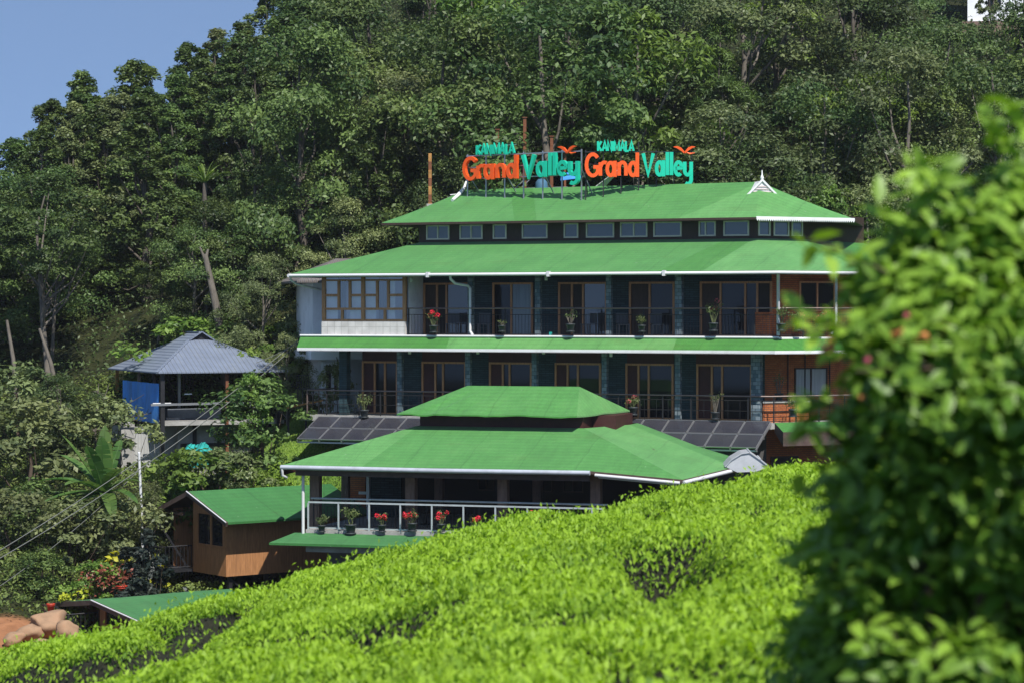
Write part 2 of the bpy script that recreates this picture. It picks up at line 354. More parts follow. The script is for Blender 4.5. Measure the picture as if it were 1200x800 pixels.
L_BUSH = leafmat('bush_leaves', (0.05, 0.15, 0.015), (0.29, 0.49, 0.06), 0.3, 0.42, 0.0, 0.4)
L_GRD = leafmat('undergrowth_leaves', (0.045, 0.09, 0.018), (0.185, 0.255, 0.06), 0.25, 0.6, 0.0)
L_BAN = leafmat('banana_leaves', (0.045, 0.11, 0.022), (0.12, 0.21, 0.05), 0.3, 0.4, 0.1)
L_POT = leafmat('pot_plant_leaves', (0.05, 0.085, 0.025), (0.17, 0.2, 0.07), 0.25, 0.5, 0.1)
L_PUR = leafmat('purple_dark_leaves', (0.012, 0.022, 0.018), (0.05, 0.06, 0.045), 0.15, 0.45, 0.1)
L_YEL = leafmat('yellow_leaves', (0.25, 0.28, 0.02), (0.5, 0.5, 0.04), 0.3, 0.5, 0.1)
STEM = mat('green_stem', (0.11, 0.13, 0.05), 0.6, var=0.3)
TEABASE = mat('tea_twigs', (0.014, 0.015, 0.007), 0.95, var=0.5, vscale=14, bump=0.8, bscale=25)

# ------------------------------------------------------------------ terrain
PR = [(34, -4.0), (60, -14), (74, -11.2), (78, -10.6), (90, -10.4), (92.3, -6.3), (95, -4.9), (100, -3.6), (110, 3), (125, 9.5), (140, 16), (170, 27), (230, 40), (500, 60)]
PL = [(34, -4.0), (60, -14), (74, -10.9), (77, -10.2), (84, -8.4), (90, -7.2), (97, -6.2), (105, -3.2), (115, -0.5), (130, 3), (150, 6), (180, 8), (240, 6), (500, -10)]
def tea_plane(X, Y):
    sx = np.interp(X, [-60, -14, 0, 1.2, 3.2, 4.2, 14, 60], [-9.0, -3.5, 0, .13, .50, .66, 1.9, 6.5])
    return -1.58 - 0.0405 * Y + sx
def crest_y(X): return 33.0 + 0.35 * np.clip(X, -8, 4)
def ground(X, Y):
    X = np.asarray(X, float); Y = np.asarray(Y, float)
    zr = np.interp(Y, [p[0] for p in PR], [p[1] for p in PR]); zl = np.interp(Y, [p[0] for p in PL], [p[1] for p in PL])
    s = sstep(95, 112, Y); lo = -16.8 - 8 * s; hi = -13.4 + 9 * s
    t = np.clip((X - lo) / (hi - lo), 0, 1); t = t * t * (3 - 2 * t)
    z = zl * (1 - t) + zr * t
    z = z + 0.35 * np.sin(X * 0.31 + Y * 0.17) * np.sin(Y * 0.23 - X * 0.11) * sstep(98, 110, Y)
    dip = np.exp(-(((X + 13.2) / 3.6) ** 4 + ((Y - 96.5) / 3.6) ** 4)); z = z * (1 - dip) + np.minimum(z, -6.9) * dip
    fore = tea_plane(X, np.minimum(Y, 34)) - 0.85
    k = sstep(0, 24, Y - crest_y(X) - 0.5)
    return np.where(Y < crest_y(X) + 0.5, fore, fore * (1 - k) + z * k)
def gz(x, y): return float(ground(np.array([x]), np.array([y]))[0])
def build_ground():
    xs = np.concatenate([np.linspace(-400, -60, 18), np.linspace(-56, -22, 35), np.linspace(-21, 21, 85), np.linspace(22, 56, 35), np.linspace(60, 400, 18)])
    ys = np.concatenate([np.linspace(-60, 0, 13), np.linspace(1, 60, 60), np.linspace(60.75, 112, 70), np.linspace(114, 180, 34), np.linspace(190, 600, 22)])
    X, Y = np.meshgrid(xs, ys); Z = ground(X, Y)
    rs = np.random.RandomState(3); Z = Z + rs.uniform(-.04, .04, Z.shape)
    n, m = X.shape
    me = bpy.data.meshes.new('ground')
    vs = np.stack([X.ravel(), Y.ravel(), Z.ravel()], 1)
    idx = np.arange(n * m).reshape(n, m)
    f = np.stack([idx[:-1, :-1].ravel(), idx[:-1, 1:].ravel(), idx[1:, 1:].ravel(), idx[1:, :-1].ravel()], 1)
    me.from_pydata(vs.tolist(), [], f.tolist())
    me.polygons.foreach_set('use_smooth', [True] * len(f))
    # soil kinds: lawn / bare orange earth, by place
    Xv, Yv = X.ravel(), Y.ravel()
    lawn = np.exp(-(((Xv + 8.6) / 2.8) ** 4 + ((Yv - 95) / 4.0) ** 4))
    soil = np.maximum(np.exp(-(((Xv + 15.2) / 2.6) ** 4 + ((Yv - 75.5) / 3.2) ** 4)), 0.95 * np.exp(-(((Xv + 13.1) / 1.6) ** 2 + ((Yv - 84) / 2.6) ** 2)))
    soil = np.maximum(soil, 0.9 * np.exp(-(((Xv + 12.4) / 1.2) ** 4 + ((Yv - 88) / 1.6) ** 4)))
    for nm, arr in (('lawn', lawn), ('soil', soil)):
        a = me.attributes.new(nm, 'FLOAT', 'POINT'); a.data.foreach_set('value', arr.astype(np.float32))
    mt = bpy.data.materials.new('hillside_soil'); mt.use_nodes = True
    nt = mt.node_tree; N = nt.nodes; L = nt.links; P = N['Principled BSDF']; P.inputs['Roughness'].default_value = 0.95; P.inputs['Specular IOR Level'].default_value = 0.1
    tc = N.new('ShaderNodeTexCoord')
    nz = N.new('ShaderNodeTexNoise'); nz.inputs['Scale'].default_value = 0.8; nz.inputs['Detail'].default_value = 10; nz.inputs['Roughness'].default_value = 0.75
    L.new(tc.outputs['Object'], nz.inputs['Vector'])
    cr = N.new('ShaderNodeValToRGB'); L.new(nz.outputs['Fac'], cr.inputs[0]); e = cr.color_ramp.elements
    e[0].position = 0.36; e[0].color = (0.012, 0.016, 0.008, 1); e[1].position = 0.68; e[1].color = (0.05, 0.055, 0.02, 1)
    cur = cr.outputs[0]
    n2 = N.new('ShaderNodeTexNoise'); n2.inputs['Scale'].default_value = 2.6; n2.inputs['Detail'].default_value = 9; L.new(tc.outputs['Object'], n2.inputs['Vector'])
    for nm, c1, c2 in (('lawn', (0.10, 0.19, 0.02), (0.24, 0.34, 0.05)), ('soil', (0.17, 0.075, 0.035), (0.42, 0.20, 0.10))):
        at_ = N.new('ShaderNodeAttribute'); at_.attribute_name = nm
        cc = N.new('ShaderNodeMix'); cc.data_type = 'RGBA'; L.new(n2.outputs['Fac'], cc.inputs[0]); cc.inputs[6].default_value = (*c1, 1); cc.inputs[7].default_value = (*c2, 1)
        ad = N.new('ShaderNodeMath'); ad.operation = 'ADD'; L.new(at_.outputs['Fac'], ad.inputs[0])
        sb = N.new('ShaderNodeMapRange'); sb.inputs['To Min'].default_value = -0.3; sb.inputs['To Max'].default_value = 0.3; L.new(nz.outputs['Fac'], sb.inputs['Value']); L.new(sb.outputs[0], ad.inputs[1])
        r = N.new('ShaderNodeMapRange'); r.inputs['From Min'].default_value = 0.38; r.inputs['From Max'].default_value = 0.6; L.new(ad.outputs[0], r.inputs['Value'])
        mx = N.new('ShaderNodeMix'); mx.data_type = 'RGBA'; L.new(r.outputs[0], mx.inputs[0]); L.new(cur, mx.inputs[6]); L.new(cc.outputs[2], mx.inputs[7]); cur = mx.outputs[2]
    L.new(cur, P.inputs['Base Color'])
    b = N.new('ShaderNodeBump'); b.inputs['Strength'].default_value = 0.8; b.inputs['Distance'].default_value = 0.15; L.new(n2.outputs['Fac'], b.inputs['Height']); L.new(b.outputs[0], P.inputs['Normal'])
    me.materials.append(mt); o = bpy.data.objects.new('ground', me); COL.objects.link(o); tag(o, kind='structure')
build_ground()

# ------------------------------------------------------------------ leaves
def leaves_mesh(name, C, Nn, size, mat_, rs, tint=None, aspect=0.5, fold=0.12, along=None, hexa=False):
    """one leaf blade per row of C; Nn = blade normals; along = preferred blade direction"""
    n = len(C)
    Nn = Nn / (np.linalg.norm(Nn, axis=1, keepdims=True) + 1e-9)
    R = rs.normal(size=(n, 3)) if along is None else along + rs.normal(size=(n, 3)) * 0.25
    A = R - Nn * np.sum(R * Nn, 1, keepdims=True); A /= (np.linalg.norm(A, axis=1, keepdims=True) + 1e-9)
    B = np.cross(Nn, A); s = size[:, None]
    if hexa:
        p = [C, C + A * s * .35 + B * s * aspect * .5 + Nn * s * fold, C + A * s * .72 + B * s * aspect * .36 + Nn * s * fold * .6, C + A * s - Nn * s * fold,
             C + A * s * .72 - B * s * aspect * .36 + Nn * s * fold * .6, C + A * s * .35 - B * s * aspect * .5 + Nn * s * fold,
             C + A * s * .35, C + A * s * .72]
        k = 8; F = np.array([[0, 6, 1, 1], [6, 7, 2, 1], [7, 3, 2, 2], [0, 5, 6, 6], [6, 5, 4, 7], [7, 4, 3, 3]])
        V = np.stack(p, 1).reshape(-1, 3)
        faces = []
        base = np.arange(n) * k
        tri = np.array([[0, 6, 1], [6, 7, 2], [6, 2, 1], [7, 3, 2], [0, 5, 6], [6, 5, 4], [6, 4, 7], [7, 4, 3]])
        FF = (base[:, None, None] + tri[None]).reshape(-1, 3); per = 8; vn = 3
    else:
        V = np.stack([C - A * s * .5, C + B * s * aspect * .5 + Nn * s * fold, C + A * s * .5, C - B * s * aspect * .5 + Nn * s * fold], 1).reshape(-1, 3)
        FF = (np.arange(n) * 4)[:, None] + np.array([[0, 1, 2, 3]])[:1]; per = 1; vn = 4
    me = bpy.data.meshes.new(name)
    me.vertices.add(len(V)); me.vertices.foreach_set('co', V.astype(np.float32).ravel())
    me.loops.add(FF.size); me.loops.foreach_set('vertex_index', FF.astype(np.int32).ravel())
    me.polygons.add(len(FF)); me.polygons.foreach_set('loop_start', np.arange(len(FF), dtype=np.int32) * vn)
    me.polygons.foreach_set('loop_total', np.full(len(FF), vn, dtype=np.int32))
    if tint is None: tint = rs.uniform(0, 1, n)
    a = me.attributes.new('tint', 'FLOAT', 'FACE'); a.data.foreach_set('value', np.repeat(tint, per).astype(np.float32))
    me.update(calc_edges=True); me.validate(); me.materials.append(mat_)
    return me
def link(name, me, parent=None, loc=None):
    o = bpy.data.objects.new(name, me); COL.objects.link(o)
    if parent: o.parent = parent
    if loc is not None: o.location = loc
    return o
def unit(rs, n):
    d = rs.normal(size=(n, 3)); return d / np.linalg.norm(d, axis=1, keepdims=True)
def crown_points(rs, shape, H0, H1, R, ncl, nlf, rc):
    """clump centres filling the crown's volume, then leaves on each clump"""
    cc = []
    while len(cc) < ncl:
        t = rs.uniform(0, 1); a = rs.uniform(0, 2 * math.pi)
        if shape == 'round': rr = math.sqrt(max(0, 1 - (2 * t - 0.85) ** 2 / 1.35))
        elif shape == 'tall': t = t ** 1.1; rr = min(1, 0.5 + 1.6 * t) * (1 - t) ** 0.62 * 1.12 + .02
        elif shape == 'cone': rr = (1 - t) ** 0.68 * 1.05 + 0.02
        else: rr = (0.5 + 0.5 * math.sin(t * 17)) * (1 - t) ** 0.6 + 0.1      # tiers of a pine
        q = rs.uniform(0.1, 1) ** 0.5
        lob = 1 + 0.28 * math.sin(3 * a + 5 * t) + 0.16 * math.sin(7 * a - 9 * t)
        cc.append((R * rr * q * lob * math.cos(a), R * rr * q * lob * math.sin(a), H0 + (H1 - H0) * t))
    cc = np.array(cc); k = rs.randint(0, ncl, nlf)
    sc = rc * rs.uniform(0.55, 1.35, ncl)
    pt = shape in ('tall', 'cone', 'pine'); vs_ = 1.25 if pt else 0.85
    if pt: sc = sc * (1.1 - .68 * (cc[:, 2] - H0) / (H1 - H0))
    d = unit(rs, nlf); d[:, 2] = np.where(d[:, 2] < -0.35, -d[:, 2] * .6, d[:, 2])
    P = cc[k] + d * (sc[k] * rs.uniform(0.15, 1, nlf) ** 0.45)[:, None] * np.array([1, 1, vs_])
    out = P - np.array([0, 0, (H0 + H1) / 2 - 1.0]); out /= (np.linalg.norm(out, axis=1, keepdims=True) + 1e-6)
    Nn = d * 0.55 + out * 0.45 + np.array([0, -.1, 0.3]) + rs.normal(size=(nlf, 3)) * 0.62
    tint = np.clip(rs.uniform(0, 1, ncl)[k] * 0.65 + rs.uniform(0, 1, nlf) * 0.55 - 0.08, 0, 1)
    return cc, P, Nn, tint
def trunk_mesh(rs, H, r0, cc, nb, bend=0.5):
    mb = MB(); pts = []
    bx, by = rs.uniform(-bend, bend, 2)
    for i in range(8):
        t = i / 7; pts.append((bx * math.sin(t * 2.2) + 0.08 * rs.normal(), by * math.sin(t * 1.7) + 0.08 * rs.normal(), -1.0 + (H + 1.0) * t))
    rr = [r0 * (1.25 if i == 0 else (1 - 0.82 * i / 7)) for i in range(8)]
    mb.tube(pts, rr, 8)
    order = np.argsort(rs.uniform(size=len(cc)))[:nb]
    for j in order:
        c = cc[j]; t = np.clip((c[2] - 1.2) / H, 0.22, 0.85) * 0.8; i = min(6, int(t * 7)); p = Vector(pts[i]) + (Vector(pts[i + 1]) - Vector(pts[i])) * (t * 7 - i)
        q = Vector(c); m_ = p.lerp(q, 0.5) + Vector((0, 0, -0.25)) + Vector(rs.normal(size=3) * 0.15)
        mb.tube([p, m_, q], [r0 * 0.36, r0 * 0.22, r0 * 0.07], 5, caps=False)
    return mb
VAR = {}
def variant(key, seed, shape, H, crown0, R, ncl, nlf, rc, leaf, lm, bark=BARK, nb=14, r0=0.2, aspect=0.5, bend=0.5):
    rs = np.random.RandomState(seed)
    cc, P, Nn, tint = crown_points(rs, shape, H * crown0, H * 0.97, R, ncl, nlf, rc)
    me = leaves_mesh('crown', P, Nn, leaf * rs.uniform(0.6, 1.35, nlf), lm, rs, tint, aspect)
    tm = trunk_mesh(rs, H * 0.9, r0, cc, nb, bend); t = tm.build('trunk', bark); COL.objects.unlink(t); tme = t.data; bpy.data.objects.remove(t)
    VAR[key] = (H, me, tme)
variant('round_a', 1, 'round', 10, 0.14, 3.3, 50, 22000, 1.05, 0.185, L_FOR)
variant('round_b', 2, 'round', 10, 0.12, 3.5, 52, 22000, 1.0, 0.175, L_FOR, BARKP)
variant('olive', 3, 'round', 10, 0.16, 3.4, 56, 20000, 0.9, 0.16, L_OLI, BARKP)
variant('tall_a', 4, 'tall', 12, 0.08, 2.4, 120, 20000, 0.66, 0.185, L_FOR)
variant('tall_b', 5, 'tall', 12, 0.08, 2.2, 115, 18000, 0.6, 0.175, L_OLI, BARK)
variant('cone', 6, 'cone', 12, 0.05, 2.4, 120, 18000, 0.58, 0.18, L_FOR)
variant('bright', 7, 'round', 9, 0.2, 2.9, 48, 10000, 0.66, 0.26, L_BRI, BARKP, aspect=0.36)
variant('dark', 8, 'round', 10, 0.12, 3.3, 48, 20000, 1.0, 0.17, L_DRK)
variant('pine', 9, 'pine', 12, 0.3, 2.3, 70, 15000, 0.62, 0.28, L_PIN, BARK, aspect=0.16)
variant('high', 10, 'round', 12, 0.55, 2.8, 56, 12500, 0.75, 0.18, L_FOR, BARKP, r0=0.17, nb=12)
variant('shrub_a', 11, 'round', 2.4, 0.02, 1.15, 30, 3000, 0.40, 0.15, L_FOR, TWIG, 10, 0.06, bend=.15)
variant('shrub_b', 12, 'round', 2.2, 0.02, 1.25, 32, 3200, 0.38, 0.14, L_OLI, TWIG, 10, 0.06, bend=.15)
variant('shrub_c', 13, 'round', 2.0, 0.02, 1.1, 30, 3000, 0.36, 0.15, L_BRI, TWIG, 10, 0.05, bend=.15)
variant('layered', 14, 'cone', 2.6, 0.05, 0.9, 34, 2400, 0.26, 0.2, L_PUR, TWIG, 12, 0.06, aspect=.42, bend=.1)
variant('yellow', 15, 'round', 0.8, 0.0, 0.42, 14, 700, 0.2, 0.11, L_YEL, TWIG, 6, 0.03, bend=.05)
variant('sapling', 16, 'round', 5.0, 0.35, 1.5, 40, 3200, 0.42, 0.17, L_BRI, TWIG, 16, 0.07, bend=.4)
def plant(key, name, x, y, h, rz, label, cat, group=None, sw=None, z=None):
    H, me, tme = VAR[key]; s = h / H; w = s if sw is None else sw
    r = empty(name, (x, y, gz(x, y) if z is None else z), rz, label, cat, group, (w, w, s))
    link('crown', me, r); link('trunk', tme, r); return r

# ------------------------------------------------------------------ hotel
pL, pR = at(375, 365, 94.2), at(912, 365, 87.0)
HA = math.atan2(pR.y - pL.y, pR.x - pL.x)
HF = Frame((pL.x, pL.y), HA)
hotel = empty('hotel', (pL.x, pL.y, 0), HA, 'large hotel of stacked balconies under tiered green roofs, with orange and teal letters on top', 'hotel')
CH, RT = rad(50), rad(84)
XF = 640
def zat(py, v, px=XF): return HF.pv(px, py, v).z
Z3, Z2 = zat(394, 0), zat(490.5, 0)             # upper and lower balcony floors
ZG = zat(319, -0.9)                             # main eave
def path(v, pxl, pxr, pxc, back=9.0, chv=None):
    uL, uR = HF.u(pxl, v), HF.u(pxr, v)
    c = HF.hit(pxc, (uR, v), CH); d = (c[0] + back * math.cos(RT), c[1] + back * math.sin(RT))
    return [(uL, v), (uR, v), c, d]
def inset(pth, k):
    """shift a front / chamfer / side path inwards by k (+v side)"""
    angs = [0, CH, RT]; n = [(-math.sin(a), math.cos(a)) for a in angs]
    def isect(p, a, q, b):
        ex, ey, fx, fy = math.cos(a), math.sin(a), math.cos(b), math.sin(b)
        t = ((q[0] - p[0]) * fy - (q[1] - p[1]) * fx) / (ex * fy - ey * fx); return (p[0] + ex * t, p[1] + ey * t)
    sh = lambda p, i: (p[0] + n[i][0] * k, p[1] + n[i][1] * k)
    return [(pth[0][0], pth[0][1] + k), isect(sh(pth[0], 0), 0, sh(pth[1], 1), CH), isect(sh(pth[1], 1), CH, sh(pth[2], 2), RT), sh(pth[3], 2)]
def P3(p, z): return Vector((p[0], p[1], z))
def lerp(a, b, t): return Vector(a) + (Vector(b) - Vector(a)) * t
def patchquad(mb, o0, o1, i1, i0, splits, nv=1):
    """roof plane between the eave edge o0-o1 and the upper edge i0-i1, cut into turf strips"""
    for t0, t1, s0, s1, m in splits:
        mb.face([lerp(o0, o1, t0), lerp(o0, o1, t1), lerp(i0, i1, s1), lerp(i0, i1, s0)], m)
def under(mb, polys, th, m):
    for p in polys:
        mb.face([Vector(q) - Vector((0, 0, th)) for q in reversed(p)], m)
def rim(mb, pts, th, m):
    for a, b in zip(pts[:-1], pts[1:]):
        a, b = Vector(a), Vector(b); d = Vector((0, 0, th)); mb.face([b, a, a - d, b - d], m)
BACK = 14.5
# --- lower tier of roof
eo = path(-0.9, 340, 913, 1012, 9.0); vt = 3.6; zt = zat(282.5, vt)
ti = [(HF.u(491, vt), vt), (HF.u(886, vt), vt)]; ti.append(HF.hit(941, ti[1], CH)); ti.append((ti[2][0] + 6.5 * math.cos(RT), ti[2][1] + 6.5 * math.sin(RT)))
eb = [(eo[3][0] - 1.5, BACK + 1), (eo[0][0], BACK + 1)]; tb = [(ti[3][0] - 0.5, BACK - 3.5), (ti[0][0], BACK - 3.5)]
mb = MB()
O = [P3(p, ZG) for p in eo + eb]; I = [P3(p, zt) for p in ti + tb]
def tpx(px, py, o0, o1, z=None):
    d = HF.I @ ray(px, py); k = (o0.y - HF.c.y) / d.y; return (HF.c.x + d.x * k - o0.x) / (o1.x - o0.x)
a1, a2 = tpx(771, 317, O[0], O[1]), tpx(823, 316, O[0], O[1])
b1, b2 = tpx(852, 283, I[0], I[1]), tpx(884, 283, I[0], I[1])
patchquad(mb, O[0], O[1], I[1], I[0], [(0, .23, 0, .12, 0), (.23, a1, .12, b1, 0), (a1, a2, b1, b2, 1), (a2, 1, b2, 1, 2)])
patchquad(mb, O[1], O[2], I[2], I[1], [(0, 1, 0, 1, 2)]); patchquad(mb, O[2], O[3], I[3], I[2], [(0, 1, 0, 1, 1)])
patchquad(mb, O[3], O[4], I[4], I[3], [(0, 1, 0, 1, 0)]); patchquad(mb, O[4], O[5], I[5], I[4], [(0, 1, 0, 1, 0)]); patchquad(mb, O[5], O[0], I[0], I[5], [(0, 1, 0, 1, 0)])
under(mb, [[O[i], O[(i + 1) % 6], I[(i + 1) % 6], I[i]] for i in range(6)], 0.09, 3); rim(mb, O + O[:1], 0.09, 3); rim(mb, list(reversed(I + I[:1])), 0.09, 3)
roof1 = mb.build('main_roof', [TURF, TURF2, TURF3, MAROON], hotel)
mb = MB(); gp = [O[0] + Vector((0.02, -.06, -.07)), O[1] + Vector((.02, -.07, -.07)), O[2] + Vector((.07, -.03, -.07)), O[3] + Vector((.07, 0, -.07))]
mb.tube(gp, 0.06, 8); mb.tube([O[0] + Vector((-.04, -.06, -.07)), O[0] + Vector((-.04, 6, -.07))], 0.07, 8)
for t in (.3, .55, .78): q = lerp(gp[0], gp[1], t); mb.box(q - Vector((.05, .1, .1)), q + Vector((.05, .1, .1)))
mb.build('gutter', PVC, roof1)
# --- clerestory wall under the upper roof
zc1 = zat(259, vt) + 0.25
cw = [(p[0], p[1]) for p in ti]
mb = MB()
ring = [P3(p, zt - 0.15) for p in ti + tb]; top = [P3(p, zc1) for p in ti + tb]
for i in range(6): j = (i + 1) % 6; mb.face([ring[i], ring[j], top[j], top[i]])
cler = mb.build('clerestory_wall', WOODD, hotel)
def wall_window(parent, p0, p1, z0, z1, nrm, fm, pm, fw=0.06, mull=(), name='window', depth=0.05, transom=()):
    """a framed window lying on a wall: p0,p1 in plan, frame proud of the wall by depth"""
    p0, p1 = Vector((p0[0], p0[1], 0)), Vector((p1[0], p1[1], 0)); n = Vector((nrm[0], nrm[1], 0)).normalized()
    e = (p1 - p0).normalized(); w = (p1 - p0).length
    mb = MB()
    off = n * (depth / 2 + 0.003)
    def Q(s, z): return p0 + e * s + off + Vector((0, 0, z))
    mb.bar(Q(fw / 2, z0), Q(fw / 2, z1), depth, fw, 0, up=tuple(e)); mb.bar(Q(w - fw / 2, z0), Q(w - fw / 2, z1), depth, fw, 0, up=tuple(e))
    mb.bar(Q(fw + .001, z1 - fw / 2), Q(w - fw - .001, z1 - fw / 2), depth * .96, fw); mb.bar(Q(fw + .001, z0 + fw / 2), Q(w - fw - .001, z0 + fw / 2), depth * .96, fw)
    for s in mull: mb.bar(Q(w * s, z0 + fw + .001), Q(w * s, z1 - fw - .001), depth * .9, fw, 0, up=tuple(e))
    for t in transom: zz = z0 + (z1 - z0) * t; mb.bar(Q(fw + .001, zz), Q(w - fw - .001, zz), depth * .8, fw)
    f = mb.build(name, fm, parent)
    g = MB(); a, b = p0 + e * fw * .9 + n * 0.012, p1 - e * fw * .9 + n * 0.012
    g.face([a + Vector((0, 0, z0 + fw * .9)), b + Vector((0, 0, z0 + fw * .9)), b + Vector((0, 0, z1 - fw * .9)), a + Vector((0, 0, z1 - fw * .9))]); g.build('pane', pm, f)
    return f
CZ0, CZ1 = zat(279.5, vt), zat(262, vt)
for a, b, ml in ((500, 527, (.5,)), (539, 566, (.5,)), (578, 594, ()), (612, 642, ()), (661, 678, ()), (687, 720, ()), (727, 759, (.5,)), (766, 799, ()), (819, 839, (.4,)), (848, 878, ())):
    wall_window(hotel, (HF.u(a, vt), vt), (HF.u(b, vt), vt), CZ0, CZ1, (0, -1), CREAM, GLASSB, 0.055, ml, 'clerestory_window')
for a, b in ((888, 902), (906, 924), (927, 940)):
    wall_window(hotel, HF.hit(a, ti[1], CH), HF.hit(b, ti[1], CH), CZ0, CZ1, (math.sin(CH), -math.cos(CH)), CREAM, GLASSB, 0.05, (), 'clerestory_window')
# --- upper tier of roof
ve = 2.7; zu = zat(258.5, ve); vr = 7.3; zr = HF.pv(720, 219, vr).z
e0 = (HF.u(447, ve), ve); e1 = (HF.u(886, ve), ve); e2 = HF.hit(1001, e1, rad(48)); e3 = (e2[0] - 1.2, vr + 4.6); e4 = (e0[0], vr + 4.6)
A, B = Vector((HF.u(546, vr), vr, zr)), Vector((HF.u(890, vr - 1.2), vr - 1.2, zr))
E = [P3(p, zu) for p in (e0, e1, e2, e3, e4)]
mb = MB()
def hipface(a, b, c, d, splits, n=4, sag=0.05):
    for t0, t1, s0, s1, m in splits:
        for k in range(n):
            f0, f1 = k / n, (k + 1) / n
            g = lambda t, s, f: lerp(lerp(a, b, t), lerp(d, c, s), f) - Vector((0, 0, sag * math.sin(math.pi * f)))
            mb.face([g(t0, s0, f0), g(t1, s1, f0), g(t1, s1, f1), g(t0, s0, f1)], m)
hipface(E[0], E[1], B, A, [(0, .37, 0, .16, 0), (.37, .43, .16, .24, 1), (.43, .70, .24, .70, 0), (.70, .8, .70, 1, 0), (.8, 1, 1, 1, 2)])
hipface(E[1], E[2], B, B, [(0, 1, 0, 1, 2)]); hipface(E[2], E[3], B, B, [(0, 1, 0, 1, 0)]); hipface(E[3], E[4], A, B, [(0, 1, 0, 1, 0)]); hipface(E[4], E[0], A, A, [(0, 1, 0, 1, 0)])
mb.face([q - Vector((0, 0, .09)) for q in reversed(E)], 3); rim(mb, E + E[:1], 0.09, 3)
roof2 = mb.build('upper_roof', [TURF, TURF2, TURF3, WOODD], hotel)
mb = MB()                                       # scalloped white eave board on the angled end
d = (E[2] - E[1]); n_ = 46; nn = Vector((math.sin(CH), -math.cos(CH), 0)) * 0.03
for k in range(n_):
    a, b = lerp(E[1], E[2], k / n_) + nn, lerp(E[1], E[2], (k + 1) / n_) + nn; m_ = (a + b) / 2; z1 = Vector((0, 0, .03)); z0 = Vector((0, 0, -.07)); zz = Vector((0, 0, -.15))
    mb.face([a + z1, a + z0, m_ + zz, b + z0, b + z1]); mb.face([b + z1 - nn * .8, b + z0 - nn * .8, m_ + zz - nn * .8, a + z0 - nn * .8, a + z1 - nn * .8])
mb.build('scalloped_eave_board', WHITE, roof2)
# gablet with finial on the angled end of the ridge
gn = Vector((math.sin(rad(35)), -math.cos(rad(35)), 0)); ge = Vector((math.cos(rad(35)), math.sin(rad(35)), 0))
gv = HF.pv(893, 231, vr - 1.9); gc = Vector((gv.x, gv.y, gv.z))
mb = MB(); hw, hh = 0.66, 0.62
def tri(s, off): return [gc + gn * off + ge * (-hw * s) + Vector((0, 0, 0.0)), gc + gn * off + ge * (hw * s), gc + gn * off + Vector((0, 0, hh * s))]
f_, b_ = tri(1, 0.0), [p - gn * 1.3 + Vector((0, 0, .0)) for p in tri(1, 0)]
mb.face(f_); mb.face([f_[2], f_[1], b_[1], b_[2]]); mb.face([f_[0], f_[2], b_[2], b_[0]])
for s, w in ((-1, 1), (1, 1)):
    mb.bar(gc + gn * .04 + ge * (hw * 1.16 * s) - Vector((0, 0, .10)), gc + gn * .04 + Vector((0, 0, hh + .03)), 0.05, 0.07, 0)
mb.bar(gc + gn * .03 - ge * hw * 1.1, gc + gn * .03 + ge * hw * 1.1, .04, .06)
for k in range(1, 5):
    zz = hh * k / 6.2; ww = hw * (1 - zz / hh) * .82
    mb.bar(gc + gn * .02 - ge * ww + Vector((0, 0, zz)), gc + gn * .02 + ge * ww + Vector((0, 0, zz)), .03, .035, 1)
mb.lathe([(0.075, 0), (0.05, .06), (.085, .11), (.05, .17), (.03, .24), (.015, .4), (0, .42)], gc + Vector((0, 0, hh)), 10)
mb.build('gablet', [WHITE, mat('pink_louvre', (0.68, 0.56, 0.54), 0.6)], roof2)
mb = MB()                                       # left-hand ridge end: white flashing curling up
fl = [HF.pv(530, 236, vr - 1.6), HF.pv(538, 229, vr - .9), HF.pv(544, 222, vr - .3), HF.pv(547, 212, vr)]
mb.tube([p + Vector((0, 0, .04)) for p in fl], [.07, .09, .07, .03], 6); mb.build('ridge_flashing', WHITE, roof2)

# --- floor slabs, awning between the storeys
def ring_slab(pth, z, th, m, name, parent, ext=None):
    pts = [P3(p, z) for p in pth] + [P3((pth[3][0], BACK), z), P3((pth[0][0], BACK), z)]
    return MB().slab(pts, th, 0).build(name, m, parent)
p3 = path(-0.06, 352, 913, 1014, 8); p3w = inset(path(0, 378, 912, 1014, 8), 1.5)
ring_slab(p3, Z3, 0.28, WHITE, 'upper_floor_slab', hotel)
p2 = path(-0.1, 352, 904, 1012, 8); ring_slab(p2, Z2, 0.22, CONC, 'lower_floor_slab', hotel)
ZA0, ZA1 = Z3 - 0.06, zat(409, -0.95)
ao = path(-0.95, 348, 908, 1022, 8.6); ai = path(-0.07, 352, 913, 1014, 8)
mb = MB(); ao_, ai_ = [P3(p, ZA1) for p in ao], [P3(p, ZA0) for p in ai]
patchquad(mb, ao_[0], ao_[1], ai_[1], ai_[0], [(0, .33, 0, .33, 1), (.33, .80, .33, .80, 2), (.80, 1, .80, 1, 1)]); patchquad(mb, ao_[1], ao_[2], ai_[2], ai_[1], [(0, 1, 0, 1, 1)]); patchquad(mb, ao_[2], ao_[3], ai_[3], ai_[2], [(0, 1, 0, 1, 1)])
for i in range(3): mb.face([q - Vector((0, 0, .12)) for q in (ai_[i], ai_[i + 1], ao_[i + 1], ao_[i])], 3)
mb.face([ao_[0], ai_[0], ai_[0] - Vector((0, 0, .12)), ao_[0] - Vector((0, 0, .12))], 3)
rim(mb, [q - Vector((0, 0, .002)) for q in ao_], 0.10, 3)
awn = mb.build('awning', [TURF, TURF2, TURF3, WHITE], hotel)
mb = MB(); mb.tube([p + Vector((0, -.02, .05)) for p in ai_[:2]], 0.045, 8); mb.build('drain_pipe', PVC, awn)

